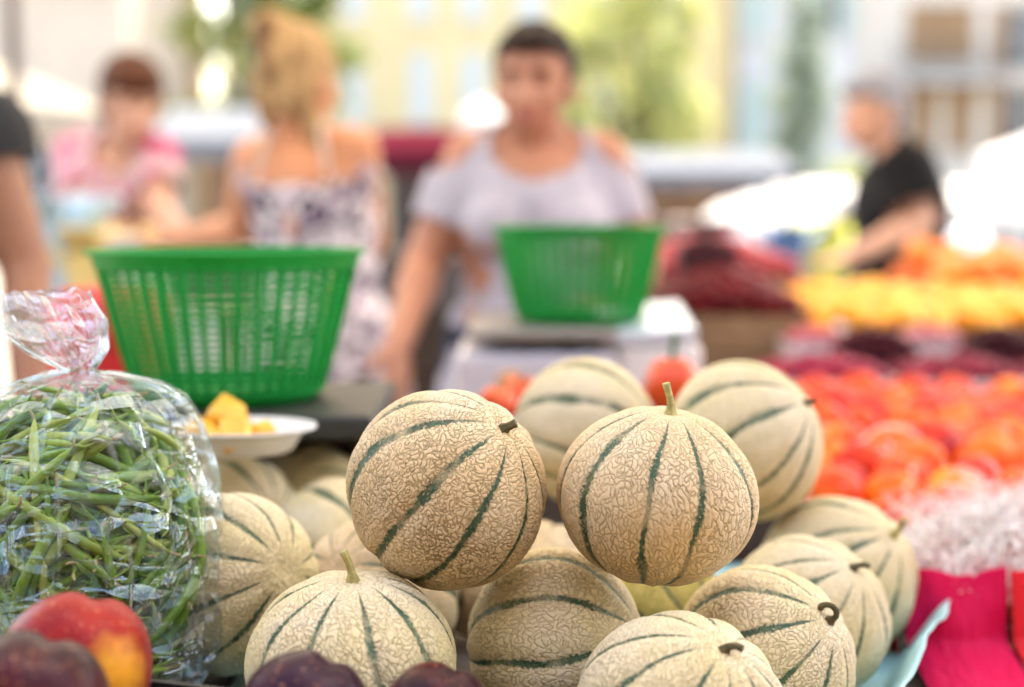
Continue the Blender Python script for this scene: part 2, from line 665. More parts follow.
# s: left to right, t: front to back ; the right edge slants from (.232,.86) to (.42,1.47)
ydep = .78 + t * .70
xr = .218 + (ydep - .86) * .455
xl = .045 + .015 * perlin(ydep * 9, 0 * t, 0 * t + 3)
X = xl + (xr - xl) * s
rise = sstep(0.88, 1.0, s)
wave = perlin(ydep * 9, s * 4, 0 * s + 2.3)
Z = .861 + .002 * perlin(X * 40, ydep * 40, 0 * s) + rise * (.050 + .020 * wave + .006 * perlin(ydep * 40, 0 * s, 0 * s + 7))
X = X + rise * (.012 + .010 * perlin(ydep * 14, 0 * s + 4, 0 * s))
o = link('paper_liner', grid_mesh('paper_liner', X, ydep, Z), paper_blue)
sm = o.modifiers.new('thick', 'SOLIDIFY')
sm.thickness = .0012
tag(o, 'pale blue crate paper under the melons with raised crumpled right edge', 'paper liner')
# the piece that shows under the left melons
X = -.335 + .19 * s
Y = .885 + .16 * t
fr = 1 - sstep(0.0, 0.12, t)
Z = .889 + .002 * perlin(X * 40, Y * 40, 0 * s) + fr * (.020 + .016 * perlin(X * 26, 0 * s + 1.5, 0 * s) + .006 * perlin(X * 70, 0 * s, 0 * s + 4))
Y = Y - fr * .014
Z = Z - .03 * sstep(.75, 1.0, s)
o = link('paper_liner', grid_mesh('paper_liner', X, Y, Z), paper_blue)
sm = o.modifiers.new('thick', 'SOLIDIFY')
sm.thickness = .0012
tag(o, 'teal crate paper whose curled front edge shows below the shaded melon by the bean bag', 'paper liner')
box_m = simple('dark_riser', (0.02, 0.02, 0.02), .8, .2)
o = box_obj('melon_riser', (-.185, 1.05, .868), (.27, .26, .033), box_m, bevel=.002)
tag(o, 'flat dark slab under the left melons', 'slab')

# =================================================================== NECTARINES IN FRONT
def nectarine_mat(name, c0, c1, c2, orange, opos, rough=0.33, sheen=0.25):
    t = NT(name)
    v = t.coord(rand=True)
    n = t.noise(v, 16, 4, 0.6, 0.5)
    col = t.ramp(n, [(0.28, c0), (0.5, c1), (0.72, c2)])
    if orange:
        ge = t.n('ShaderNodeNewGeometry')
        tc = t.n('ShaderNodeTexCoord')
        vd = t.n('ShaderNodeVectorMath', operation='DISTANCE')
        t.l(tc.outputs['Object'], vd.inputs[0])
        vd.inputs[1].default_value = opos   # centre of this fruit's orange patch
        dd = t.math('ADD', vd.outputs['Value'], t.math('MULTIPLY', t.noise(v, 60, 5, 0.65), 0.022))
        k = t.ramp(dd, [(0.020, (1, 1, 1)), (0.038, (0, 0, 0))])
        col = t.mix(k, col, t.mix(t.noise(v, 90, 4), (0.90, 0.28, 0.02), (0.95, 0.50, 0.06)))
    dots = t.ramp(t.noise(v, 330, 1), [(0.66, (0, 0, 0)), (0.74, (1, 1, 1))])
    col = t.mix(t.math('MULTIPLY', dots, 0.35), col, (0.75, 0.32, 0.16))
    bs = t.bsdf(col, t.math('ADD', t.math('MULTIPLY', n, 0.2), rough - 0.1), t.bump(t.noise(v, 240, 3), 0.06, 0.002))
    bs.inputs['Sheen Weight'].default_value = sheen
    bs.inputs['Specular IOR Level'].default_value = .16
    bs.inputs['Sheen Roughness'].default_value = 0.4
    return t.m


def stone_fruit_mesh(name, seed, R, nu=72, nv=40, cleft=0.10):
    th = np.linspace(0.01, PI - 0.01, nv)[:, None] * np.ones((1, nu))
    ph = np.ones((nv, 1)) * np.linspace(0, 2 * PI, nu, endpoint=False)[None, :]
    sx, sy, sz = np.sin(th) * np.cos(ph), np.sin(th) * np.sin(ph), np.cos(th)
    o = np.random.default_rng(seed).uniform(0, 50, 3)
    r = R * (1 + 0.045 * perlin(sx * 1.3 + o[0], sy * 1.3 + o[1], sz * 1.3 + o[2]))
    d = np.abs((ph + PI) % (2 * PI) - PI) * np.sin(th)
    r = r * (1 - cleft * np.exp(-(d / 0.2) ** 2) * sstep(PI * .95, 0.3, th))
    dim = np.exp(-(th / 0.3) ** 2) * 0.26 * R
    tip = np.exp(-((PI - th) / 0.2) ** 2) * 0.05 * R
    return grid_mesh(name, r * sx * 1.02, r * sy, (r - dim + tip) * sz * 0.95, True)


def fruit_frame(ax, lean):
    zx = cam_dir(*ax)
    xx = cam_dir(lean, 1, .15)
    xx = (xx - zx * xx.dot(zx)).normalized()
    return Matrix((xx, zx.cross(xx), zx)).transposed()


N_RED = nectarine_mat('nectarine_red', (0.07, 0.002, 0.006), (0.19, 0.003, 0.007), (0.31, 0.010, 0.006), True, tuple(fruit_frame((-.25, .35, -.9), .35).transposed() @ (cam_dir(.72, -.05, .68) * .040)), 0.33, 0.06)
N_PUR = nectarine_mat('nectarine_purple', (0.010, 0.001, 0.010), (0.022, 0.002, 0.014), (0.050, 0.003, 0.010), False, None, 0.30, 0.04)
N_PUR2 = nectarine_mat('nectarine_purple_red', (0.008, 0.002, 0.006), (0.024, 0.003, 0.008), (0.095, 0.005, 0.006), False, None, 0.30, 0.04)
NECT = [(76, 668, 78, .755, N_RED, (-.25, .35, -.9), .35, 'glossy red nectarine with orange patch and deep cleft, in front of the beans'),
        (30, 712, 84, .678, N_PUR2, (.1, .5, -.85), .25, 'dark purple nectarine in the bottom left corner, overlapping the red one'),
        (305, 716, 68, .74, N_PUR, (.2, .4, -.9), .45, 'dark purple nectarine in front of the upright striped melon'),
        (436, 718, 58, .765, N_PUR2, (.1, .3, -.9), .4, 'reddish purple nectarine whose top only just shows at the lower edge')]
for k, (px, py, pr, d, mt, ax, spin, lab) in enumerate(NECT):
    r = pr * d / FPX
    me = stone_fruit_mesh('nectarine', 20 + k, r, 120, 70, 0.13)
    o = link('nectarine', me, mt)
    o.location = P(px, py, d)
    o.rotation_euler = fruit_frame(ax, spin).to_euler()
    tag(o, lab, 'nectarine', 'ripe nectarines at the front edge of the stall')

# dark tray that holds the nectarines
black_plastic = simple('black_plastic', (0.012, 0.012, 0.013), 0.5, 0.2, 30)
e = empty('fruit_tray', (-.145, .70, .9385), (0, .118, 0))
box_obj('tray_floor', (0, 0, .002), (.40, .176, .004), black_plastic, e)
for sy in (-1, 1):
    box_obj('tray_side', (0, sy * .09, .012), (.40, .004, .024), black_plastic, e)
for sx in (-1, 1):
    box_obj('tray_side', (sx * .202, 0, .012), (.004, .184, .024), black_plastic, e)
tag(e, 'black plastic tray tilted under the dark nectarines at the front edge', 'tray')
e = empty('tray_riser', (-.145, .70, .851))
bm = bmesh.new()
bx(bm, (0, 0, .04), (.36, .16, .08))
for v_ in bm.verts:
    if v_.co.z > .04:
        v_.co.z = .083 - .118 * v_.co.x
from_bm('riser_body', bm, box_m, e, False)
box_obj('riser_foot', (0, 0, .004), (.38, .18, .006), box_m, e)
tag(e, 'dark wedge shaped block that props up the black tray', 'block')

# =================================================================== GREEN BEANS IN A BAG
def bean_mat(name, a, b_, c):
    t = NT(name)
    v = t.coord(rand=True)
    oi = t.n('ShaderNodeObjectInfo')
    base = t.ramp(oi.outputs['Random'], [(0.0, a), (0.5, b_), (1.0, c)])
    n = t.noise(v, 60, 4)
    col = t.mix(t.math('MULTIPLY', n, 0.55), base, tuple(x * 0.45 for x in a))
    t.bsdf(col, 0.42, t.bump(t.noise(v, 180, 3), 0.15, 0.002))
    return t.m


BEAN = bean_mat('bean_skin', (0.07, 0.21, 0.008), (0.26, 0.48, 0.03), (0.60, 0.70, 0.17))
BEAN_TIP = simple('bean_tip', (0.42, 0.36, 0.16), 0.7, 0.3, 60)


def bean_mesh(seed):
    rs = random.Random(seed)
    L = rs.uniform(.115, .165)
    r0 = rs.uniform(.0023, .0040)
    n = 22
    bend = rs.uniform(.25, .75)
    bend2 = rs.uniform(-.3, .3)
    pts, rad = [], []
    for i in range(n):
        u = i / (n - 1)
        x = (u - .5) * L
        pts.append((x, bend * L * (0.25 - (u - .5) ** 2) * 1.3, bend2 * L * (u - .5) ** 3 * 2.4))
        taper = min(1, (u / .1) ** .6 if u < .1 else 1, ((1 - u) / .16) ** .75 if u > .84 else 1)
        rad.append(max(.0007, r0 * taper * (1 + .07 * math.sin(u * 44 + rs.uniform(0, .3)))))
    pts.append((pts[-1][0] + .007, pts[-1][1] - .001, 0))
    rad.append(.0004)
    V, F = tube_pts(pts, rad, 9)
    me = mesh_vf('bean_pod', V, F)
    me.materials.append(BEAN)
    me.materials.append(BEAN_TIP)
    me.shade_smooth()
    Vs, Fs = tube_pts([(-L / 2 + .001, pts[0][1], pts[0][2]), (-L / 2 - .003, pts[0][1], pts[0][2] + .001), (-L / 2 - .007, pts[0][1], pts[0][2] + .003)], [.0011, .0012, .0007], 6)
    return me, mesh_vf('stalk', Vs, Fs)


BAGC = Vector((P(70, 520, .95).x, .965, 0))
BZ0, BZ1 = .898, 1.122
BAX, BAY = .093, .083


def bag_radius(zz):
    """relative radius of the filled body, 0..1 height"""
    h = (zz - BZ0) / (BZ1 - BZ0)
    return h


BEANS = [bean_mesh(k) for k in range(9)]
for _m, _s in BEANS:
    _s.materials.append(BEAN_TIP)
rb = random.Random(5)
N_BEANS = 299
for k in range(N_BEANS):
    # point on / just inside the rounded body, more of them at the front and on top
    for _try in range(50):
        a = rb.uniform(-PI, PI)
        h = rb.random()
        dpt = rb.choice((.90, .88, .80, .68, .5))
        if math.sin(a) > .55 and h < .7 and rb.random() < .75:
            continue
        break
    prof = float(np.interp(h, [0, .08, .2, .45, .7, .85, .93, 1.0], [.75, .92, 1.0, 1.0, .97, .80, .60, .3]))
    pos = BAGC + Vector((math.cos(a) * BAX * prof * dpt, math.sin(a) * BAY * prof * dpt, BZ0 + .014 + h * (BZ1 - BZ0 - .035)))
    # outward normal and a direction lying in the skin
    nrm = Vector((math.cos(a) / BAX * .09, math.sin(a) / BAY * .09, (h - .5) * 1.7)).normalized()
    tg = nrm.cross(Vector((0, 0, 1)))
    if tg.length < .05:
        tg = Vector((1, 0, 0))
    tg.normalize()
    bt = nrm.cross(tg)
    ang = rb.gauss(0.25, 0.55) if rb.random() < .7 else rb.uniform(-PI, PI)
    if rb.random() < .5:
        ang += PI
    xax = tg * math.cos(ang) + bt * math.sin(ang)
    yax = (nrm + nrm.cross(xax) * rb.gauss(0, .45)).normalized()
    xax = (xax + nrm * rb.gauss(-.02, .05)).normalized()
    zax = xax.cross(yax).normalized()
    yax = zax.cross(xax)
    M = Matrix((xax, yax, zax)).transposed().to_4x4()
    M.translation = pos
    me, ms = BEANS[k % 9]

    def inside(p):
        h_ = (p.z - BZ0) / (BZ1 - BZ0)
        q_ = float(np.interp(h_, [0, .05, .2, .5, .7, .85, .93, 1.0], [.6, .85, .97, .98, .95, .78, .60, .25]))
        return .004 < p.z - BZ0 and h_ < .99 and ((p.x - BAGC.x) / (BAX * q_)) ** 2 + ((p.y - BAGC.y) / (BAY * q_)) ** 2 < .95
    bb = [Vector(me.vertices[i].co) for i in range(0, len(me.vertices), 9)]
    mid_ = BAGC + Vector((0, 0, (BZ0 + BZ1) / 2))
    for _s in range(40):
        if all(inside(M @ v_) for v_ in bb[::3] + bb[-1:]):
            break
        M.translation = M.translation.lerp(mid_, .05)
    o = bpy.data.objects.new('green_bean', me)
    COL.objects.link(o)
    o.matrix_world = M
    st = bpy.data.objects.new('stalk', ms)
    COL.objects.link(st)
    st.parent = o
    tag(o, 'slim green bean jumbled with others inside the clear plastic bag', 'green bean', 'green beans in the plastic bag')


def film_mat():
    t = NT('clear_film')
    v = t.coord()
    tr = t.n('ShaderNodeBsdfTransparent')
    tr.inputs[0].default_value = (.97, .98, .985, 1)
    gl = t.n('ShaderNodeBsdfGlossy')
    gl.inputs['Roughness'].default_value = .08
    gl.inputs['Color'].default_value = (.72, .88, 1, 1)  # blue of the reflected sky is tinted into the gloss
    vo = t.n('ShaderNodeTexVoronoi', feature='DISTANCE_TO_EDGE')
    vo.inputs['Scale'].default_value = 24
    vo.inputs['Randomness'].default_value = 1.0
    wv = t.n('ShaderNodeVectorMath', operation='ADD')
    nz = t.n('ShaderNodeTexNoise')
    nz.inputs['Scale'].default_value = 9
    t.l(v, nz.inputs['Vector'])
    sc_ = t.n('ShaderNodeVectorMath', operation='SCALE')
    sc_.inputs['Scale'].default_value = .05
    t.l(nz.outputs['Color'], sc_.inputs[0])
    t.l(t.coord((.8, 1, 1.5)), wv.inputs[0])
    t.l(sc_.outputs[0], wv.inputs[1])
    t.l(wv.outputs[0], vo.inputs['Vector'])
    h = t.math('ADD', vo.outputs['Distance'], t.math('MULTIPLY', t.noise(t.coord((.5, 1, 1.6)), 70, 2, .5, .8), .10))
    cr = None
    for k_, (ax_, an_, sc_s) in enumerate((((.15, 1, 1), .5, 17), ((.12, 1, 1), -.65, 15), ((1, 1, .13), .12, 19), ((.14, 1, 1), .05, 23))):
        tc_ = t.n('ShaderNodeTexCoord')
        r1 = t.n('ShaderNodeMapping')
        r1.inputs['Rotation'].default_value = (0, an_, 0)
        r1.inputs['Location'].default_value = (k_ * 1.7, k_ * .6, k_ * 2.3)
        t.l(tc_.outputs['Object'], r1.inputs[0])
        r2 = t.n('ShaderNodeMapping')
        r2.inputs['Scale'].default_value = ax_
        t.l(r1.outputs[0], r2.inputs[0])
        f_ = t.noise(r2.outputs[0], sc_s, 1, .4, .15)
        mr = t.n('ShaderNodeMapRange', interpolation_type='SMOOTHSTEP')
        t.l(t.math('ABSOLUTE', t.math('SUBTRACT', f_, .5)), mr.inputs[0])
        mr.inputs[1].default_value, mr.inputs[2].default_value = .002, .020
        mr.inputs[3].default_value, mr.inputs[4].default_value = 1, 0
        cr = mr.outputs[0] if cr is None else t.math('MAXIMUM', cr, mr.outputs[0])
    gate = t.ramp(t.noise(v, 17, 2), [(.42, (0, 0, 0)), (.62, (1, 1, 1))])
    cr = t.math('MULTIPLY', cr, gate)
    h = t.math('ADD', h, t.math('MULTIPLY', cr, .05))
    nb = t.bump(h, 1.0, .042)
    t.l(nb, gl.inputs['Normal'])
    lw = t.n('ShaderNodeLayerWeight')
    lw.inputs['Blend'].default_value = .27
    t.l(nb, lw.inputs['Normal'])
    folded = t.ramp(t.noise(t.coord((.7, 1, 1.6)), 21, 2, .5, .6), [(.40, (0, 0, 0)), (.66, (1, 1, 1))])   # doubled-over film mirrors more
    f = t.math('MINIMUM', t.math('ADD', t.math('MULTIPLY', lw.outputs['Fresnel'], 1.1), t.math('ADD', t.math('MULTIPLY', folded, .10), .02)), .36)
    df = t.n('ShaderNodeBsdfTranslucent')
    df.inputs[0].default_value = (.9, .9, .95, 1)
    d2 = t.n('ShaderNodeBsdfDiffuse')
    d2.inputs[0].default_value = (.9, .9, .95, 1)
    a = t.n('ShaderNodeMixShader')
    a.inputs[0].default_value = .5
    t.l(df.outputs[0], a.inputs[1])
    t.l(d2.outputs[0], a.inputs[2])
    m1 = t.n('ShaderNodeMixShader')
    fz = t.math('ADD', t.math('MULTIPLY', t.math('POWER', lw.outputs['Facing'], 3.0), .36), .01, True)
    fz = t.math('ADD', fz, t.math('MULTIPLY', cr, .20), True)
    t.l(fz, m1.inputs[0])
    t.l(tr.outputs[0], m1.inputs[1])
    t.l(a.outputs[0], m1.inputs[2])
    m2 = t.n('ShaderNodeMixShader')
    t.l(f, m2.inputs[0])
    t.l(m1.outputs[0], m2.inputs[1])
    t.l(gl.outputs[0], m2.inputs[2])
    t.l(m2.outputs[0], t.out.inputs[0])
    return t.m


e = empty('bean_crate', (BAGC.x - .02, BAGC.y + .015, .851))
box_obj('crate_lid', (0, 0, .041), (.23, .19, .008), black_plastic, e, bevel=.002)
box_obj('crate_body', (0, 0, .018), (.222, .182, .036), black_plastic, e, bevel=.002)
tag(e, 'flat black crate that the bag of beans rests on', 'crate')
FILM = film_mat()
nu, nv = 260, 190
uu = np.linspace(0, 2 * PI, nu, endpoint=False)[None, :] * np.ones((nv, 1))
vv = np.linspace(0, 1, nv)[:, None] * np.ones((1, nu))
neck = P(80, 374, .95)
tail = P(36, 300, .95)
# profile along v : bottom 0..0.08, body ..0.62, shoulder ..0.78 neck, tail ..1
hz = np.interp(vv, [0, .03, .07, .14, .38, .52, .62, .68, .72, .755, .78, .80, 1.0],
               [.8975, .898, .906, .928, 1.0, 1.05, 1.085, 1.105, 1.117, 1.124, 1.127, 1.129, P(30, 292, .95).z])
rad = np.interp(vv, [0, .03, .07, .14, .38, .52, .62, .68, .72, .755, .78, .80, .85, .92, 1.0],
                [.01, .62, .88, 1.0, 1.04, 1.01, .90, .74, .55, .33, .15, .10, .27, .38, .36])
k1 = np.interp(vv, [0, .62, .78, .84, 1.0], [0, 0, 1, 1.0, 1.0])
tl = np.clip((vv - .80) / .2, 0, 1)
cx = BAGC.x + (neck.x - BAGC.x) * k1 + (tail.x - neck.x) * tl ** .8
cy = BAGC.y + (neck.y - BAGC.y) * k1 + .0 * tl
ca, sa = np.cos(uu), np.sin(uu)
sup = (np.abs(ca) ** 3 + np.abs(sa) ** 3) ** (-1 / 3.0)
sup = 1 + (sup - 1) * .55
o = 3.7
fold = perlin(uu * 0 + ca * 5 + vv * 3, sa * 5 + o, vv * 7) * .07 + np.abs(perlin(ca * 9, sa * 9 + o, vv * 4 + ca)) * .07
necky = np.exp(-((vv - .79) / .09) ** 2)
fold = fold + .085 * np.exp(-((vv - .78) / .34) ** 2) * np.sin(uu * 15 + 3 * np.sin(uu * 2 + 1) + vv * 5) * np.abs(perlin(ca * 2.5 + 4, sa * 2.5, vv * 2)) * 2.2 + .05 * perlin(ca * 11, sa * 11, vv * 2.2) + necky * (.26 * np.sin(uu * 13 + 2 * np.sin(uu * 3)) * (0.4 + .6 * np.abs(perlin(ca * 2, sa * 2, vv * 3)))) + tl * .22 * perlin(ca * 2.2 + 9, sa * 2.2, vv * 6)
rr = rad * sup * (1 + fold)
X = cx + ca * rr * BAX
Y = cy + sa * rr * BAY
Z = hz + .006 * perlin(ca * 4 + 5, sa * 4, vv * 8) * sstep(.02, .1, vv)
me = grid_mesh('plastic_bag', X, Y, Z, True)
o = link('plastic_bag', me, FILM)
tag(o, 'clear crinkled plastic bag full of green beans, twisted shut with a loose tail', 'plastic bag')

# =================================================================== GREEN BASKETS
def green_plastic():
    t = NT('green_plastic')
    v = t.coord(rand=True)
    col = t.mix(t.noise(v, 12, 3), (0.004, 0.40, 0.085), (0.012, 0.52, 0.13))
    b1 = t.n('ShaderNodeBsdfPrincipled')
    t.l(col, b1.inputs['Base Color'])
    b1.inputs['Roughness'].default_value = .36
    b1.inputs['Specular IOR Level'].default_value = .25
    tl_ = t.n('ShaderNodeBsdfTranslucent')
    t.l(col, tl_.inputs[0])
    m = t.n('ShaderNodeMixShader')
    m.inputs[0].default_value = .5
    t.l(b1.outputs[0], m.inputs[1])
    t.l(tl_.outputs[0], m.inputs[2])
    t.l(m.outputs[0], t.out.inputs[0])
    return t.m


GREEN = green_plastic()


def ring_strip(V, F, z0, r0, z1, r1, th, n=96):
    o = len(V)
    for k in range(n):
        a = 2 * PI * k / n
        c, s_ = math.cos(a), math.sin(a)
        for (z, r) in ((z0, r0), (z1, r1), (z1, r1 - th), (z0, r0 - th)):
            V.append((c * r, s_ * r, z))
    for k in range(n):
        k2 = (k + 1) % n
        for j in range(4):
            j2 = (j + 1) % 4
            F.append((o + 4 * k + j, o + 4 * k2 + j, o + 4 * k2 + j2, o + 4 * k + j2))


def basket(loc, rt, rbm, h, label, nb=48, rows=17, spin=0.0):
    e = empty('green_basket', loc, (0, 0, spin))
    rad = lambda z: rbm + (rt - rbm) * (z / h) ** .8
    V, F = [], []
    z0, z1 = h * .09, h * .91
    for k in range(rows):
        z = z0 + (z1 - z0) * (k + .5) / rows
        dz = (z1 - z0) / rows * .19
        ring_strip(V, F, z - dz, rad(z - dz) - .0012, z + dz, rad(z + dz) - .0012, .0016)
    # upright ribs
    for k in range(nb):
        a = 2 * PI * k / nb
        w = .22 * PI * rt / nb
        o = len(V)
        m = 7
        for i in range(m):
            z = h * .05 + h * .9 * i / (m - 1)
            r = rad(z)
            for (dr, dw) in ((.001, -w), (.001, w), (-.0035, w), (-.0035, -w)):
                V.append(((r + dr) * math.cos(a) - dw * math.sin(a), (r + dr) * math.sin(a) + dw * math.cos(a), z))
        for i in range(m - 1):
            for j in range(4):
                j2 = (j + 1) % 4
                F.append((o + 4 * i + j, o + 4 * i + j2, o + 4 * (i + 1) + j2, o + 4 * (i + 1) + j))
    link('lattice_side', mesh_vf('lattice_side', V, F), GREEN, e, False)
    V, F = [], []
    ring_strip(V, F, h * .90, rad(h * .9) + .0022, h * .995, rt + .0022, .006)
    ring_strip(V, F, h * .985, rt + .0075, h * 1.01, rt + .0085, .0105)
    link('rim', mesh_vf('rim', V, F), GREEN, e, False)
    V, F = [], []
    ring_strip(V, F, 0, rbm - .004, h * .05, rad(h * .05) - .0005, .004)
    ring_strip(V, F, h * .05, rad(h * .05) + .0012, h * .10, rad(h * .1) + .0012, .005)
    n = 64
    o = len(V)
    for zz in (0.001, .004):
        for k in range(n):
            V.append((math.cos(2 * PI * k / n) * (rbm - .003), math.sin(2 * PI * k / n) * (rbm - .003), zz))
    F.append(tuple(o + k for k in range(n))[::-1])
    F.append(tuple(o + n + k for k in range(n)))
    link('base', mesh_vf('base', V, F), GREEN, e, False)
    tag(e, label, 'basket', 'green plastic market baskets')
    return e


D1 = 1.40
cb = P(230, 396, D1)
basket((cb.x, D1, cb.z), 130 * D1 / FPX, 90 * D1 / FPX, 146 * D1 / FPX, 'nearer and larger looking green lattice basket standing on the dark shelf', 42, 18, .06)
D2 = 2.03
cs = P(579, 320, D2)
basket((cs.x, D2, cs.z), 84 * D2 / FPX, 61 * D2 / FPX, 93 * D2 / FPX, 'green lattice basket standing on the white weighing scale', 40, 15, .03)

# peach showing above the rim of the basket on the scale
# dark box under the nearer basket
box_grey = simple('grey_crate', (0.022, 0.024, 0.022), 0.5, 0.2, 20)
box_brown = simple('crate_brown', (0.04, 0.021, 0.013), 0.65, 0.35, 16)
ztop = cb.z - .001
pL, pR = P(95, 404, 1.27).x, P(372, 404, 1.27).x
e = empty('counter_shelf', ((pL + pR) / 2, 1.40, .851))
hh = ztop - .851
box_obj('shelf_top', (0, 0, hh - .011), (pR - pL, .26, .022), box_grey, e, bevel=.004)
box_obj('back_panel', (0, .10, (hh - .023) / 2), (pR - pL - .016, .02, hh - .023), box_brown, e, bevel=.003)
for sx in (-1, 1):
    box_obj('side_panel', (sx * ((pR - pL) / 2 - .018), .02, (hh - .023) / 2), (.018, .13, hh - .023), box_brown, e, bevel=.003)
tag(e, 'low dark brown shelf with grey top carrying the nearer green basket', 'shelf')

# plate with melon pieces
plate_m = simple('white_plate', (0.80, 0.80, 0.80), 0.3, 0.03, 10, 0.02)
PD = 1.21
pc = P(240, 452, PD)
e = empty('plate', pc)
n = 72
prof = [(0, .004), (.55, .003), (.66, .006), (.80, .017), (.86, .0215), (1.0, .0235), (1.0, .0212), (.86, .019), (.80, .0145), (.68, .002), (.60, 0), (0, .0005)]
V, F = [], []
rx, ry = .066, .052
for (r, z) in prof:
    for k in range(n):
        a = 2 * PI * k / n
        V.append((math.cos(a) * rx * max(r, .002), math.sin(a) * ry * max(r, .002), z))
for i in range(len(prof) - 1):
    for k in range(n):
        k2 = (k + 1) % n
        F.append((i * n + k, i * n + k2, (i + 1) * n + k2, (i + 1) * n + k))
link('dish', mesh_vf('dish', V, F), plate_m, e)
tag(e, 'small white oval plate of yellow melon pieces beside the nearer basket', 'plate')
mp = NT('melon_flesh')
v = mp.coord(rand=True)
b = mp.bsdf(mp.ramp(mp.noise(v, 40, 4), [(0.3, (0.80, 0.36, 0.02)), (0.7, (0.90, 0.55, 0.08))]), .3, mp.bump(mp.noise(v, 90, 3), .3, .003))
b.inputs['Subsurface Weight'].default_value = .15
b.inputs['Subsurface Radius'].default_value = (.01, .006, .002)
mp = mp.m
for k, (x, y, z, s_, rot, lab) in enumerate([
        (-.034, -.008, .014, .022, (.2, .3, .3), 'yellow melon piece at the left end of the white plate'),
        (-.012, .008, .026, .024, (.5, -.5, .9), 'yellow melon piece standing highest in the middle of the plate'),
        (.002, -.018, .016, .021, (-.3, .4, 1.5), 'yellow melon piece lying at the front of the plate'),
        (.021, .0, .013, .017, (.2, -.2, .4), 'small yellow melon piece nearest the right rim of the plate'),
        (-.018, -.022, .012, .015, (.1, .6, 2.0), 'yellow melon piece low at the front left of the plate')]):
    bm = bmesh.new()
    bx(bm, (0, 0, 0), (s_ * 1.7, s_ * 1.2, s_ * 1.5), None, s_ * .25)
    for vtx in bm.verts:
        vtx.co *= 1 + .12 * mnoise.noise(vtx.co * 90 + Vector((k, k, k)))
        if vtx.co.z > 0:
            vtx.co.x *= .62
    o = from_bm('melon_piece', bm, mp)
    o.location = pc + Vector((x, y, z))
    o.rotation_euler = rot
    tag(o, lab, 'fruit piece', 'melon pieces on the plate')

# red tub behind the bag
red_pl = simple('red_plastic', (0.62, 0.025, 0.03), 0.4, 0.12, 8, 0.05)
TD = 1.75
tc_ = P(114, 420, TD)
e = empty('red_tub', (tc_.x, TD, .851))
V, F = [], []
prof = [(.0, .0), (.062, .0), (.066, .02), (.078, .235), (.075, .268), (.058, .287), (.0, .293)]
n = 48
for (r, z) in prof:
    for k in range(n):
        a = 2 * PI * k / n
        V.append((math.cos(a) * max(r, .001), math.sin(a) * max(r, .001), z))
for i in range(len(prof) - 1):
    for k in range(n):
        k2 = (k + 1) % n
        F.append((i * n + k, i * n + k2, (i + 1) * n + k2, (i + 1) * n + k))
link('tub_body', mesh_vf('tub_body', V, F), red_pl, e)
V, F = [], []
ring_strip(V, F, .225, .081, .240, .081, .006, 48)
link('tub_band', mesh_vf('tub_band', V, F), red_pl, e, False)
tag(e, 'round shouldered red plastic tub behind the bag and the nearer basket', 'tub')

# =================================================================== SCALE
sc_body = simple('scale_lilac', (0.60, 0.56, 0.60), 0.5, 0.05, 6, 0.03)
sc_plate = simple('scale_steel', (0.33, 0.31, 0.28), 0.35, 0.1, 6, 0.05, 0.6)
sc_white = simple('scale_white', (0.80, 0.79, 0.77), 0.45, 0.04, 6, 0.03)
sc_blue = simple('scale_screen', (0.62, 0.70, 0.78), 0.2, 0.04, 6, 0.02)
sc_red = simple('scale_mark', (0.75, 0.28, 0.24), 0.5, 0.05)
sc_dark = simple('scale_foot', (0.02, 0.02, 0.02), 0.6, 0.1)
SD = 2.03
a = P(458, 336, SD)
b_ = P(612, 336, SD)
c_ = P(692, 336, SD)
zbot = .885
e = empty('weighing_scale', ((a.x + b_.x) / 2, SD, zbot))
w = b_.x - a.x
h0 = a.z - zbot
box_obj('body', (0, 0, h0 / 2 - .006), (w, .26, h0 - .012), sc_body, e, bevel=.012)
box_obj('platter', (.008, 0, cs.z - zbot - .0095), (w * .92, .27, .016), sc_plate, e, bevel=.005)
rods('platter_post', [((-.05, 0, h0 - .014), (-.05, 0, cs.z - zbot - .012)), ((.05, 0, h0 - .014), (.05, 0, cs.z - zbot - .012))], .012, sc_dark, e)
wd = c_.x - b_.x
box_obj('display_housing', (w / 2 + wd / 2 + .003, .02, h0 / 2 - .004), (wd, .23, h0), sc_white, e, bevel=.01)
box_obj('display_panel', (w / 2 + wd / 2 - .014, .0, h0 + .018), (wd * 1.15, .20, .02), sc_blue, e, rot=(.12, -.07, 0), bevel=.004)
bm = bmesh.new()
for k in range(3):
    bx(bm, (w / 2 + .022 + k * .013, -.0975, h0 * .60), (.008, .003, .016))
from_bm('button', bm, sc_red, e, False)
for sx in (-1, 1):
    for sy in (-1, 1):
        bm = bmesh.new()
        bmesh.ops.create_cone(bm, cap_ends=True, segments=16, radius1=.014, radius2=.012, depth=.02)
        o = from_bm('foot', bm, sc_dark, e)
        o.location = (sx * w * .4, sy * .09, -.006)
tag(e, 'white shop scale with grey platter carrying the farther green basket', 'scale')
# low wooden board the scale stands on
board_m = simple('pale_board', (0.62, 0.46, 0.34), 0.6, 0.12, 9)
xa, xb = P(392, 385, 1.95).x, P(720, 385, 1.95).x
o = box_obj('serving_board', ((xa + xb) / 2, 2.0, .859), (xb - xa, .46, .016), board_m, bevel=.004)
tag(o, 'pale wooden board under the weighing scale, in front of the vendor', 'board')


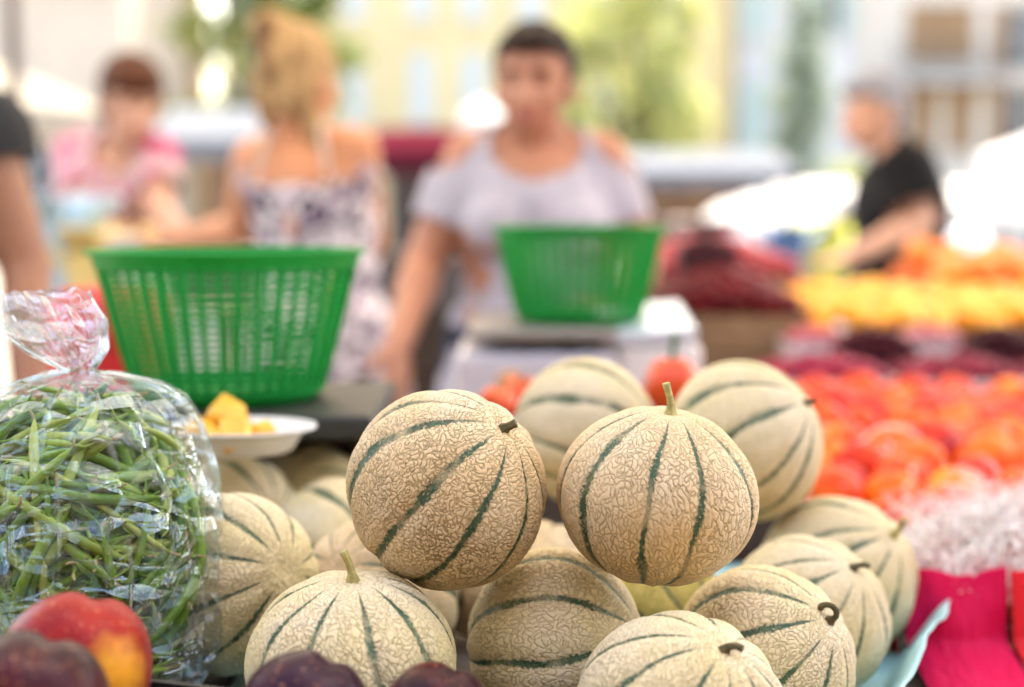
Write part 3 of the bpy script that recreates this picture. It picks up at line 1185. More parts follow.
# =================================================================== ROUND FRUIT OF THE STALL
def fruit_mat(name, c0, c1, c2, rough=.4, sheen=.0, scale=18, spec=.5):
    t = NT(name)
    v = t.coord(rand=True)
    oi = t.n('ShaderNodeObjectInfo')
    n = t.noise(v, scale, 4, .6, .4)
    sh = t.math('ADD', n, t.math('MULTIPLY', t.math('SUBTRACT', oi.outputs['Random'], .5), .3))
    col = t.ramp(sh, [(0.28, c0), (0.5, c1), (0.74, c2)])
    b = t.bsdf(col, rough, t.bump(t.noise(v, 240, 2), .08, .002))
    b.inputs['Sheen Weight'].default_value = sheen
    b.inputs['Specular IOR Level'].default_value = spec
    return t.m


PEACH = fruit_mat('peach_skin', (0.36, 0.006, 0.008), (0.64, 0.022, 0.010), (0.86, 0.14, 0.015), .44, .0, 18, .22)
PEACH_O = fruit_mat('peach_skin_orange', (0.55, 0.016, 0.006), (0.84, 0.085, 0.006), (0.92, 0.29, 0.02), .44, .0, 18, .22)
STALK = simple('fruit_stalk', (0.09, 0.06, 0.03), .8, .3, 90)
peach_me = [stone_fruit_mesh('peach', 50 + k, .0355, 44, 26, .09) for k in range(4)]
peach_mo = []
for k in range(4):
    peach_me[k].materials.append(PEACH)
    peach_me[k].shade_smooth()
    m2 = peach_me[k].copy()
    m2.materials[0] = PEACH_O
    peach_mo.append(m2)


def heap_z(x, y):
    return .905 + (y - 1.25) * .046 + .006 * math.sin(x * 9 + y * 5)


rp = random.Random(21)
row = 0
y = 1.27
while y < 2.14:
    x = .342 + (.036 if row % 2 else 0) + (.03 if y < 1.5 else 0)
    while x < .37 * y + .12:
        px_ = 512 + x / y * FPX
        xx, yy = x + rp.uniform(-.007, .007), y + rp.uniform(-.007, .007)
        in_paper = (px_ > 890 + (y - 1.25) * 190) and y < 1.42
        if not in_paper:
            orange = rp.random() < (.6 if y < 1.7 else .4)
            k = rp.randrange(4)
            o = bpy.data.objects.new('peach', (peach_mo if orange else peach_me)[k])
            COL.objects.link(o)
            o.location = (xx, yy, heap_z(xx, yy) + rp.uniform(0, .014))
            o.rotation_euler = (rp.uniform(-.9, .9), rp.uniform(-.9, .9), rp.uniform(0, 6.28))
            s_ = rp.uniform(.92, 1.1)
            o.scale = (s_, s_, s_)
            where = ('front rows of the heap beside the shredded paper' if y < 1.52 else
                     'middle rows of the heap right of the melons' if y < 1.85 else 'back rows of the heap below the dark berry trays')
            tag(o, ('orange' if orange else 'pinkish red') + ' peach in the ' + where, 'peach', 'peaches heaped beside the melons')
        x += .071
    y += .064
    row += 1

# peach crates with magenta paper
magenta = NT('magenta_paper')
v = magenta.coord()
cm = magenta.ramp(magenta.noise(v, 6, 3), [(0.3, (0.58, 0.005, 0.065)), (0.7, (0.70, 0.009, 0.09))])
magenta.bsdf(cm, .6, magenta.bump(magenta.noise(magenta.coord((3, 1, .5)), 30, 3, .5, .5), .6, .01), **{'Specular IOR Level': .15})
magenta = magenta.m
redpap = simple('red_paper', (0.66, 0.018, 0.03), .6, .15, 12, .3, 0, .15)
cratew = simple('crate_wood', (0.26, 0.155, 0.08), .7, .25, 30)


def sheet(name, fx, nu_, nv_, mat, parent=None, thick=.0):
    s_, t_ = np.meshgrid(np.linspace(0, 1, nu_), np.linspace(0, 1, nv_))
    X_, Y_, Z_ = fx(s_, t_)
    o_ = link(name, grid_mesh(name, X_ + 0 * s_, Y_ + 0 * s_, Z_ + 0 * s_), mat, parent)
    if thick:
        q_ = o_.modifiers.new('t', 'SOLIDIFY')
        q_.thickness = thick
    return o_


def crate(label, x0, x1, y0, y1, z, h, lined):
    e_ = empty('fruit_crate', ((x0 + x1) / 2, (y0 + y1) / 2, z))
    w_, d_ = x1 - x0, y1 - y0
    box_obj('crate_floor', (0, 0, .006), (w_, d_, .008), cratew, e_)
    for sy in (-1, 1):
        for kz in range(2):
            box_obj('crate_slat', (0, sy * d_ / 2, .012 + (h - .01) * (kz + .5) / 2), (w_, .007, (h - .01) / 2 - .006), cratew, e_)
    for sx in (-1, 1):
        box_obj('crate_end', (sx * w_ / 2, 0, .010 + h / 2), (.010, d_ - .016, h), cratew, e_)
    tag(e_, label, 'crate', 'fruit crates on the tables')
    return e_


ce = crate('peach crate wrapped in magenta paper beside the blue paper lining', .35, 1.05, 1.19, 1.70, .851, .05, True)
# the wrap : front drape of magenta with soft folds, over the crate edge
def f_front(s_, t_):
    x_ = -.37 + .085 * s_
    fold_ = .0025 * np.sin(s_ * 7 + 3 * t_) + .006 * perlin(s_ * 2.4, t_ * 2.2, 0 * s_)
    return x_, -.275 - .02 * (1 - t_) - .16 * np.clip(1 - t_ / .4, 0, 1) ** 1.5 + fold_ * np.clip(t_ * 3, .3, 1), .003 + np.clip(t_ / .4 - .35, 0, None) * .037 * (1 + .05 * np.sin(s_ * 8))
sheet('paper_wrap', f_front, 40, 30, magenta, ce, .001)
def f_front2(s_, t_):
    x_ = -.283 + .66 * s_
    return x_, -.28 - .02 * (1 - t_) - .16 * np.clip(1 - t_ / .4, 0, 1) ** 1.5 + .004 * np.sin(s_ * 22), .004 + np.clip(t_ / .4 - .35, 0, None) * .0375
sheet('paper_wrap', f_front2, 120, 30, redpap, ce, .001)
def f_left(s_, t_):
    return -.372 - .004 * np.sin(s_ * 20), -.27 + .52 * s_, .0 + t_ * (.058 + .004 * np.sin(s_ * 9))
sheet('paper_wrap', f_left, 50, 12, redpap, ce, .001)
crate('peach crate behind the first, in front of the berry trays', .35, 1.15, 1.715, 2.25, .858, .07, False)

# layer below the peaches so the gaps do not open onto bare boards : folded pink tissue
tissue = simple('pink_tissue', (0.55, 0.06, 0.07), .7, .2, 20, .4)
def f_t(s_, t_):
    x_ = .36 + .66 * s_
    y_ = 1.22 + 1.0 * t_
    return x_, y_, .880 + (y_ - 1.25) * .046 + .006 * perlin(x_ * 20, y_ * 20, 0 * s_)
o = sheet('tissue_sheet', f_t, 50, 60, tissue)
tag(o, 'pink tissue sheet spread beneath the heaped peaches', 'tissue paper')

# shredded paper strands
shred_m = NT('shredded_paper')
v = shred_m.coord()
cs_ = shred_m.ramp(shred_m.noise(v, 11, 2), [(0.45, (0.82, 0.80, 0.78)), (0.66, (0.80, 0.50, 0.52))])
shred_m.bsdf(cs_, .6)
shred_m = shred_m.m
rs_ = random.Random(8)
V, F = [], []


def ribbon(p, d, L, w, curl, up=Vector((0, 0, 1))):
    n_ = 12
    side = d.cross(up)
    if side.length < .01:
        side = Vector((1, 0, 0))
    side.normalize()
    pos = Vector(p)
    dirn = d.normalized()
    q = Quaternion(Vector((rs_.gauss(0, 1), rs_.gauss(0, 1), rs_.gauss(0, 1))).normalized(), curl / n_)
    o_ = len(V)
    for i in range(n_):
        V.append(pos + side * w)
        V.append(pos - side * w)
        pos = pos + dirn * (L / n_)
        dirn = q @ dirn
        side = q @ side
        if pos.y < 1.172:
            pos.y = 1.172 + rs_.uniform(0, .006)
        if pos.z < .90 and pos.y > 1.16:
            pos.z = .90 + rs_.uniform(0, .01)
    for i in range(n_ - 1):
        F.append((o_ + 2 * i, o_ + 2 * i + 1, o_ + 2 * i + 3, o_ + 2 * i + 2))


for k in range(2600):
    yy = rs_.uniform(1.165, 1.44)
    xlim = (885 + (yy - 1.165) * 200 - 512) / FPX * yy
    x_ = rs_.uniform(xlim - .02, xlim + .28)
    hgt = .912 + .052 * math.exp(-((yy - 1.31) / .12) ** 2) * min(1, (x_ - xlim + .03) / .08)
    z_ = hgt * rs_.uniform(.985, 1.0)
    d_ = Vector((rs_.gauss(0, 1), rs_.gauss(0, 1), rs_.gauss(0, .5)))
    ribbon((x_, yy, z_), d_, rs_.uniform(.03, .08), rs_.uniform(.0004, .0010), rs_.uniform(3, 11))
for k in range(26):   # stray strands along the left rim and among the peaches
    yy = rs_.uniform(1.2, 1.9)
    x_ = rs_.uniform(.33, .36 + (yy - 1.2) * .3)
    ribbon((x_, yy, heap_z(x_, yy) + .034), Vector((rs_.gauss(0, 1), rs_.gauss(0, 1), rs_.gauss(0, .4))), rs_.uniform(.05, .12), rs_.uniform(.0008, .0016), rs_.uniform(.5, 4))
o = link('shredded_paper', mesh_vf('shredded_paper', V, F), shred_m)
tag(o, 'tangle of white and pink shredded paper at the front of the peach crate', 'shredded paper', None, 'stuff')


# ---- small fruit as masses
def mass(name, label, cat, mat, x0, x1, y0, y1, zf, r, layers=2, seed=1, dome=.03):
    """many small round fruit in one heap nobody could count"""
    r_ = random.Random(seed)
    tpl = bmesh.new()
    bmesh.ops.create_icosphere(tpl, subdivisions=2, radius=1)
    tv = np.array([v_.co[:] for v_ in tpl.verts])
    tf = np.array([[v_.index for v_ in f_.verts] for f_ in tpl.faces])
    tpl.free()
    VV, FF = [], []
    k_ = 0
    for ly in range(layers):
        yy_ = y0 + r
        rw = 0
        while yy_ < y1:
            xx_ = x0 + r + (r if rw % 2 else 0)
            while xx_ < x1:
                u_, w_ = (xx_ - x0) / (x1 - x0) * 2 - 1, (yy_ - y0) / (y1 - y0) * 2 - 1
                dm = dome * (1 - u_ * u_) * (1 - w_ * w_)
                c_ = np.array([xx_ + r_.uniform(-.3, .3) * r, yy_ + r_.uniform(-.3, .3) * r, zf + dm - ly * 1.5 * r + r_.uniform(-.4, .4) * r])
                VV.append(tv * r * r_.uniform(.88, 1.1) + c_)
                FF.append(tf + k_ * len(tv))
                k_ += 1
                xx_ += 2.0 * r
            yy_ += 1.8 * r
            rw += 1
    V_, F_ = np.concatenate(VV), np.concatenate(FF)
    me_ = bpy.data.meshes.new(name)
    me_.from_pydata(V_.tolist(), [], F_.tolist())
    o_ = link(name, me_, mat)
    return tag(o_, label, cat, None, 'stuff')


BERRY = fruit_mat('blackberry_skin', (0.03, 0.001, 0.006), (0.055, 0.002, 0.010), (0.12, 0.004, 0.02), .45, 0, 60, .15)
MAGB = fruit_mat('raspberry_skin', (0.10, 0.002, 0.014), (0.24, 0.004, 0.034), (0.46, 0.015, 0.08), .4, 0, 60, .2)
CHERRY = fruit_mat('cherry_skin', (0.05, 0.001, 0.004), (0.16, 0.003, 0.010), (0.34, 0.010, 0.020), .3, 0, 40, .2)
MAGB_P = fruit_mat('pink_berry_skin', (0.50, 0.08, 0.12), (0.62, 0.22, 0.26), (0.72, 0.45, 0.45), .4, 0, 60, .2)
punnet_m = simple('punnet_plastic', (0.70, 0.68, 0.72), .3, .08, 10, .05)


def punnet(label, cx_, cy_, z_, w_, d_, h_, mat=None):
    e_ = empty('punnet', (cx_, cy_, z_))
    bm_ = bmesh.new()
    t_ = .002
    bx(bm_, (0, 0, t_ / 2), (w_ * .9, d_ * .9, t_))
    from_bm('punnet_floor', bm_, mat or punnet_m, e_, False)
    for (sx, sy) in ((1, 0), (-1, 0), (0, 1), (0, -1)):
        box_obj('punnet_side', (sx * w_ * .475, sy * d_ * .475, h_ / 2 + .002), (t_ if sx else w_ * .94, t_ if sy else d_ * .94 - .006, h_), mat or punnet_m, e_, rot=(-sy * .08, sx * .08, 0))
    tag(e_, label, 'punnet', 'fruit punnets on the stall')


# front row : raspberries and redcurrants in low trays, y about 2.3
zt = .905
o = box_obj('tray_stand', (1.08, 2.50, .882), (1.34, .47, .036), wood_dark, bevel=.003)
tag(o, 'low dark wooden rack that lifts the berry trays behind the peaches', 'rack')
for k in range(5):
    x_ = .52 + k * .225
    punnet(['leftmost tray of magenta berries behind the peaches', 'second tray of magenta berries behind the peaches', 'middle tray of magenta berries behind the peaches',
            'fourth tray of magenta berries behind the peaches', 'rightmost tray of magenta berries behind the peaches'][k], x_, 2.385, zt - .003, .215, .16, .05)
    mass('raspberries', ['loose', 'heaped', 'crowded', 'low', 'last'][k] + ' magenta berries filling the ' + ['leftmost', 'second', 'middle', 'fourth', 'rightmost'][k] + ' tray behind the peaches',
         'berries', MAGB, x_ - .10, x_ + .10, 2.31, 2.46, zt + .050, .011, 2, 60 + k, .026)
dark_punnet = simple('dark_punnet', (0.05, 0.006, 0.014), .5, .2)
for k, px_ in enumerate((872, 1000)):
    cpt = P(px_, 352, 2.57)
    lr = ['left', 'right'][k]
    punnet('tall punnet heaped with dark berries, ' + lr + ' of the two', cpt.x, 2.57, cpt.z - .035, .135, .13, .035, dark_punnet)
    mass('blackberries', 'dark berries heaped in the ' + lr + ' tall punnet', 'berries', BERRY, cpt.x - .063, cpt.x + .063, 2.51, 2.63, cpt.z + .006, .011, 3, 70 + k, .034)
    o = box_obj('punnet_stand', (cpt.x, 2.57, (cpt.z - .036 + .9005) / 2), (.15, .12, cpt.z - .036 - .9005), wood_dark, bevel=.002)
    tag(o, 'small wooden block under the ' + lr + ' punnet of dark berries', 'block')

for k, px_ in enumerate((818, 934)):
    cpt = P(px_, 343, 2.66)
    wh = ['left', 'right'][k]
    punnet('pale punnet of pink berries just ' + wh + ' of the ' + ['left', 'left'][k] + 'most dark berry punnet' if k == 0 else 'pale punnet of pink berries between the two dark berry punnets', cpt.x, 2.69, cpt.z - .04, .125, .10, .04)
    mass('raspberries', 'pink berries in the pale punnet ' + ['left of both', 'between the two'][k] + ' dark berry punnets', 'berries', MAGB_P, cpt.x - .056, cpt.x + .056, 2.645, 2.735, cpt.z + .002, .011, 2, 170 + k, .02)
    o = box_obj('punnet_stand', (cpt.x, 2.69, (cpt.z - .041 + .9005) / 2), (.12, .09, cpt.z - .041 - .9005), wood_dark, bevel=.002)
    tag(o, 'small wooden block under the pale punnet ' + ['left of both', 'between the two'][k] + ' dark berry punnets', 'block')

# cherries : heap left of centre, y about 2.9
za = P(720, 300, 2.9).z
ce = crate('slatted crate of cherries right of the weighing scale', P(655, 300, 2.8).x, P(806, 300, 2.8).x, 2.76, 3.1, .861, za - .861 - .02, False)
mass('cherries', 'heap of red cherries in the crate right of the scale', 'cherries', CHERRY, P(655, 300, 2.8).x + .012, P(806, 300, 2.8).x - .012, 2.775, 3.08, za + .0, .0125, 2, 81, .06)
cpt = P(706, 283, 3.0)
punnet('dark punnet standing high on the cherry heap', cpt.x, 3.0, za + .055, .125, .11, .05, simple('dark_punnet', (0.06, 0.006, 0.014), .5, .2))
mass('blackberries', 'dark berries in the punnet set on the cherry heap', 'berries', BERRY, cpt.x - .055, cpt.x + .055, 2.95, 3.05, za + .10, .011, 2, 83, .02)
mass('cherries', 'pinkish cherries piled at the back beside the dark punnet', 'cherries', fruit_mat('cherry_pink', (0.20, 0.004, 0.02), (0.36, 0.015, 0.035), (0.55, 0.10, 0.12), .3, 0, 40, .2),
     P(655, 300, 2.8).x, P(830, 300, 2.8).x, 3.13, 3.45, P(720, 262, 3.3).z, .0125, 2, 85, .05)
o = box_obj('crate_block', ((P(655, 300, 2.8).x + P(830, 300, 2.8).x) / 2, 3.29, (.862 + P(720, 262, 3.3).z - .03) / 2), (.36, .33, P(720, 262, 3.3).z - .03 - .862), cratew, bevel=.003)
tag(o, 'upturned wooden crate under the pinkish cherries', 'crate')

# apricots and oranges
APR = fruit_mat('apricot_skin', (0.82, 0.22, 0.015), (0.90, 0.42, 0.03), (0.92, 0.62, 0.16), .42, .05, 18, .3)
ORA = fruit_mat('orange_skin', (0.85, 0.16, 0.02), (0.90, 0.24, 0.03), (0.90, 0.36, 0.06), .4, .0)
apr_me = stone_fruit_mesh('apricot', 91, .027, 30, 18, .09)
apr_me.materials.append(APR)
apr_me.shade_smooth()
ora_me = stone_fruit_mesh('orange', 92, .036, 30, 18, .0)
ora_me.materials.append(ORA)
ora_me.shade_smooth()


def heap_of(name, me_, r, x0, x1, y0, y1, zf, slope, label, cat, group, seed, layers=1, dome=.0, mixme=None):
    r_ = random.Random(seed)
    for ly in range(layers):
        yy_ = y0
        rw = 0
        while yy_ <= y1 - ly * r:
            xx_ = x0 + (r if (rw + ly) % 2 else 0) + ly * r * .5
            while xx_ <= x1 - ly * r * .5:
                o_ = bpy.data.objects.new(name, me_)
                COL.objects.link(o_)
                u_ = (xx_ - x0) / (x1 - x0) * 2 - 1
                o_.location = (xx_ + r_.uniform(-.4, .4) * r, yy_ + r_.uniform(-.35, .35) * r, zf + slope * (yy_ - y0) + ly * 1.5 * r + dome * (1 - u_ * u_) + r_.uniform(0, .7) * r)
                o_.rotation_euler = (r_.uniform(-1, 1), r_.uniform(-1, 1), r_.uniform(0, 6))
                s_ = r_.uniform(.82, 1.18)
                o_.scale = (s_, s_, s_)
                tag(o_, label, cat, group)
                xx_ += 2.02 * r
            yy_ += 1.85 * r
            rw += 1


x0, x1 = P(800, 310, 3.0).x, 1.55
zy = P(900, 326, 2.85).z
crate('wooden crate beneath the yellow apricots, behind the dark berries', x0 - .03, x1 + .05, 2.74, 3.16, .861, zy - .861 - .035, False)
heap_of('apricot', apr_me, .027, x0, x1, 2.76, 3.12, zy + .008, .09, 'yellow apricot in the sloping crate behind the dark berries', 'apricot', 'yellow apricots in the crate', 31, 1)
x0, x1 = P(918, 270, 3.5).x, P(1022, 270, 3.5).x
zo = P(950, 298, 3.4).z
crate('wooden crate beneath the orange fruit in front of the man', x0 - .04, x1 + .10, 3.28, 3.66, .861, zo - .861 - .03, False)
heap_of('orange', ora_me, .036, x0, x1 + .05, 3.32, 3.6, zo, .12, 'round orange fruit in the heap in front of the man in black', 'orange', 'orange fruit heaped in front of the man', 33, 2)

# tomatoes and a pepper on the board by the scale
TOM = fruit_mat('tomato_skin', (0.62, 0.035, 0.012), (0.78, 0.08, 0.015), (0.82, 0.16, 0.02), .22, 0, 10)
calyx = simple('calyx_green', (0.03, 0.09, 0.02), .6, .3, 60)


def ribbed(name, loc, r, ribs, depth, mat, label, cat, stalk_h, rot=(0, 0, 0), squash=.85, group=None):
    e_ = empty(name, loc, rot)
    th = np.linspace(.01, PI - .01, 40)[:, None] * np.ones((1, 80))
    ph = np.ones((40, 1)) * np.linspace(0, 2 * PI, 80, endpoint=False)[None, :]
    rr_ = r * (1 - depth * np.abs(np.cos(ph * ribs / 2)) ** 6 * np.sin(th) ** .5)
    dm = np.exp(-(th / .3) ** 2) * .22 * r
    link('flesh', grid_mesh('flesh', rr_ * np.sin(th) * np.cos(ph), rr_ * np.sin(th) * np.sin(ph), (rr_ - dm) * np.cos(th) * squash, True), mat, e_)
    zt_ = r * .76 * squash
    tube_obj('stalk', [(0, 0, zt_ - .004), (0, 0, zt_ + .004), (.001, 0, zt_ + stalk_h * .5), (.003, 0, zt_ + stalk_h)], [r * .22, r * .12, r * .10, r * .13], calyx, e_, 10)
    tag(e_, label, cat, group)


ribbed('bell_pepper', P(672, 386, 1.62), .034, 4, .12, TOM, 'shiny red bell pepper with tall dark green stalk, behind the upright melon', 'pepper', .034, squash=1.05)
ribbed('tomato', P(521, 396, 1.60), .026, 7, .06, TOM, 'red tomato peeping out just above the stem of the leaning melon', 'tomato', .008, (.4, 0, 0), group='tomatoes by the scale')
ribbed('tomato', P(497, 404, 1.52), .022, 6, .06, TOM, 'smaller red tomato between the leaning melon and the pale board', 'tomato', .008, (-.3, .3, 0), group='tomatoes by the scale')
ribbed('onion', P(511, 388, 1.74), .022, 8, .03, simple('onion_skin', (0.36, 0.15, 0.04), .4, .3, 30), 'brown onion behind the red tomatoes', 'onion', .012, (.9, .5, 0))
# support for those
o = box_obj('produce_box', (P(590, 400, 1.62).x, 1.63, .90), (.42, .26, .098), simple('produce_box_paint', (0.06, 0.035, 0.025), .6, .2, 10), bevel=.004)
tag(o, 'low dark box behind the melons carrying tomatoes and a pepper', 'box')
# =================================================================== PEOPLE
def skin_mat(name, c):
    t = NT(name)
    v = t.coord()
    n = t.noise(v, 9, 4)
    col = t.ramp(n, [(0.3, tuple(x * .86 for x in c)), (0.7, tuple(min(1, x * 1.08) for x in c))])
    b = t.bsdf(col, .5, t.bump(t.noise(v, 160, 3), .08, .003))
    b.inputs['Subsurface Weight'].default_value = .12
    b.inputs['Subsurface Radius'].default_value = (.02, .008, .004)
    return t.m


def cloth_mat(name, c, var=.12, pattern=None):
    t = NT(name)
    v = t.coord()
    n = t.noise(v, 10, 4)
    col = t.ramp(n, [(0.3, tuple(x * (1 - var) for x in c)), (0.7, tuple(min(1, x * (1 + var)) for x in c))])
    if pattern == 'floral':
        f1 = t.ramp(t.noise(v, 17, 3, .6, 1.5), [(0.51, (0, 0, 0)), (0.55, (1, 1, 1))])
        f2 = t.ramp(t.noise(v, 34, 3, .6, .8), [(0.56, (0, 0, 0)), (0.60, (1, 1, 1))])
        col = t.mix(f1, col, (0.025, 0.016, 0.035))
        col = t.mix(f2, col, (0.35, 0.26, 0.38))
    if pattern == 'pink':
        f1 = t.ramp(t.noise(v, 13, 3, .6, 1.0), [(0.48, (0, 0, 0)), (0.56, (1, 1, 1))])
        col = t.mix(f1, col, (0.52, 0.08, 0.20))
        f2 = t.ramp(t.noise(v, 21, 2, .6, .6), [(0.6, (0, 0, 0)), (0.65, (1, 1, 1))])
        col = t.mix(f2, col, (0.30, 0.34, 0.20))
    wr = t.noise(t.coord((1, 1, .45)), 16, 3, .5, .8)
    t.bsdf(col, .85, t.bump(wr, .5, .02), **{'Specular IOR Level': .2})
    return t.m


def hair_mat(name, a, b_):
    t = NT(name)
    v = t.coord((60, 60, 9))
    col = t.ramp(t.noise(v, 1.0, 4, .6, .4), [(0.3, a), (0.7, b_)])
    t.bsdf(col, .55, t.bump(t.noise(v, 2.0, 3), .5, .01), **{'Specular IOR Level': .15})
    return t.m


EYE = simple('eye_dark', (0.03, 0.018, 0.012), .25, .2)
SHOE = simple('shoe_leather', (0.05, 0.035, 0.03), .6, .2)


def hand(bm, wrist, direction, palm_n, curl=.35, s=1.0, side=1):
    d = direction.normalized()
    n = (palm_n - d * palm_n.dot(d)).normalized()
    w = d.cross(n) * side
    R = Matrix((w, d, n)).transposed()
    ell(bm, wrist + d * .048 * s, (.041 * s, .052 * s, .017 * s), R, 14, 10)
    for k, (off, L) in enumerate(((-.030, .062), (-.010, .074), (.011, .070), (.030, .055))):
        p = wrist + d * .085 * s + w * off * s
        dd = d
        for j in range(3):
            q = Quaternion(w, -curl * (.6 + .4 * j) * side)
            dd = q @ dd
            p2 = p + dd * L * s * (.44, .32, .24)[j]
            caps(bm, p, (.0100 - .0010 * j) * s, p2, (.0092 - .0010 * j) * s, 8)
            p = p2
    p = wrist + d * .028 * s - w * .034 * s
    dd = (d * .75 - w * .65 - n * .1).normalized()
    for j in range(2):
        p2 = p + dd * .036 * s
        caps(bm, p, .0125 * s - .002 * j, p2, .011 * s - .002 * j, 8)
        p = p2
        dd = (dd + d * .45).normalized()


def person(root, label, skin, hair, J, head_yaw, head_pitch, torso_yaw, clothes, hair_style, width=1.0, hs=1.0):
    """J: joints relative to the root in world axes; the figure's own left is on +x when torso_yaw = 0 (facing the viewer, -y)"""
    e = empty('person', root)
    T = Matrix.Rotation(torso_yaw, 3, 'Z')
    pel, chest, neck, headc = Vector(J['pelvis']), Vector(J['chest']), Vector(J['neck']), Vector(J['head'])
    sl_, sr_ = Vector(J['shoulder_l']), Vector(J['shoulder_r'])
    spine = (neck - pel).normalized()
    Y = (T @ Vector((0, -1, 0)))
    X = T @ Vector((1, 0, 0))
    Yf = (Y - spine * Y.dot(spine)).normalized()
    B = Matrix((X, -Yf, spine)).transposed()   # local: x right, y back, z up the spine

    def torso(bm, g, hips=True):
        W = width
        ell(bm, pel + spine * .02, (.165 * W + g, .122 * W + g, .13 + g), B)
        mid = pel.lerp(chest, .5)
        ell(bm, mid, (.140 * W + g, .108 * W + g, .16 + g), B)
        ell(bm, chest, (.158 * W + g, .112 * W + g, .17 + g), B)
        a_, b2 = sl_.lerp(sr_, .10), sl_.lerp(sr_, .90)
        caps(bm, a_, .058 + g, b2, .058 + g)
        caps(bm, a_ - spine * .05, .066 + g, b2 - spine * .05, .066 + g)

    def trap(bm, g):
        caps(bm, neck - spine * .01, .052 + g, sl_.lerp(sr_, .2), .045 + g)
        caps(bm, neck - spine * .01, .052 + g, sl_.lerp(sr_, .8), .045 + g)

    def bust(bm, g):
        for s_ in (-1, 1):
            ell(bm, chest + X * .075 * s_ + Yf * .075 - spine * .01, .062 + g)

    bm = bmesh.new()
    torso(bm, 0)
    trap(bm, 0)
    if J.get('bust', True):
        bust(bm, 0)
    H = Matrix.Rotation(head_yaw, 3, 'Z') @ Matrix.Rotation(head_pitch, 3, 'X')   # local face -y
    hp = lambda x, y, z: headc + H @ (Vector((x, y, z)) * hs)
    caps(bm, neck - spine * .02, .054, hp(0, .012, -.07), .050)
    ell(bm, hp(0, .012, .025), (.076 * hs, .094 * hs, .092 * hs), H, 24, 16)        # cranium
    ell(bm, hp(0, -.022, -.035), (.062 * hs, .068 * hs, .078 * hs), H, 24, 16)      # face
    ell(bm, hp(0, -.052, -.088), (.032 * hs, .030 * hs, .024 * hs), H)              # chin
    for s_ in (-1, 1):
        ell(bm, hp(.040 * s_, -.056, -.028), (.026 * hs, .022 * hs, .024 * hs), H)  # cheek
        ell(bm, hp(.077 * s_, .012, -.018), (.010 * hs, .022 * hs, .033 * hs), H)   # ear
        ell(bm, hp(.031 * s_, -.074, .026), (.024 * hs, .014 * hs, .009 * hs), H)   # brow
    caps(bm, hp(0, -.084, .012), .009 * hs, hp(0, -.105, -.030), .014 * hs)         # nose
    ell(bm, hp(0, -.092, -.034), (.020 * hs, .013 * hs, .010 * hs), H)
    ell(bm, hp(0, -.086, -.060), (.026 * hs, .012 * hs, .006 * hs), H)              # lips
    ell(bm, hp(0, -.084, -.070), (.022 * hs, .012 * hs, .007 * hs), H)
    for s_, k in ((1, 'l'), (-1, 'r')):
        sh, el, wr = Vector(J['shoulder_' + k]), Vector(J['elbow_' + k]), Vector(J['wrist_' + k])
        caps(bm, sh, .053 * width, el, .040 * width)
        caps(bm, el, .040 * width, wr, .0265)
        caps(bm, el.lerp(wr, .28), .041 * width, el.lerp(wr, .4), .038 * width)
        hd = Vector(J.get('hand_' + k, (wr - el)))
        hand(bm, wr, hd, Vector(J.get('palm_' + k, (0, 0, -1))), J.get('curl_' + k, .35), 1.0, s_)
        hip = pel + X * .09 * s_ - Vector((0, 0, .05))
        foot = Vector(J['foot_' + k])
        kn = hip.lerp(foot, .5) + Y * .03
        caps(bm, hip, .086 * width, kn, .056)
        caps(bm, kn, .056, foot + Vector((0, 0, .08)), .037)
        caps(bm, foot + Vector((0, 0, .05)), .036, foot + Y * .13 + Vector((0, 0, .028)), .027)
    me = remeshed(bm, .0065, 4)
    me.name = 'body'
    # face colours
    lip = simple('lip_' + skin.name, (0.42, 0.10, 0.09), .4, .1)
    brow = hair
    me.materials.clear()
    for mm in (skin, EYE, lip, brow):
        me.materials.append(mm)
    zones = []
    for s_ in (-1, 1):
        zones.append((hp(.031 * s_, -.083, .006), .010, 1))
        zones.append((hp(.022 * s_, -.087, .029), .010, 3))
        zones.append((hp(.038 * s_, -.084, .031), .010, 3))
    for x_ in (-.016, 0, .016):
        zones.append((hp(x_, -.095, -.065), .0105, 2))
    cen = np.zeros(len(me.polygons) * 3)
    me.polygons.foreach_get('center', cen)
    cen = cen.reshape(-1, 3)
    idx = np.zeros(len(cen), dtype=np.int32)
    for (p, r_, m_) in zones:
        idx[np.linalg.norm(cen - np.array(p), axis=1) < r_ * hs] = m_
    me.polygons.foreach_set('material_index', idx)
    link('body', me, None, e)

    # hair
    bm = bmesh.new()
    if hair_style == 'short':
        ell(bm, hp(0, .020, .040), (.085 * hs, .100 * hs, .090 * hs), H, 24, 16)
        ell(bm, hp(0, -.040, .088), (.066 * hs, .050 * hs, .030 * hs), H)
        ell(bm, hp(0, .060, -.01), (.072 * hs, .050 * hs, .07 * hs), H)
        cut = lambda l: (l.y < -.02 and l.z < .050) or (l.y < .035 and l.z < -.002) or l.z < -.075
    elif hair_style == 'bob':
        ell(bm, hp(0, .020, .040), (.092 * hs, .104 * hs, .095 * hs), H, 24, 16)
        ell(bm, hp(0, -.035, .080), (.078 * hs, .060 * hs, .036 * hs), H)
        ell(bm, hp(0, .05, -.03), (.090 * hs, .065 * hs, .085 * hs), H)
        cut = lambda l: (l.y < -.03 and l.z < .040) or (l.y < .02 and l.z < -.045)
    elif hair_style == 'tied':
        ell(bm, hp(0, .020, .038), (.087 * hs, .103 * hs, .092 * hs), H, 24, 16)
        ell(bm, hp(0, -.036, .082), (.068 * hs, .052 * hs, .028 * hs), H)
        ell(bm, hp(0, .10, .01), .036, H)
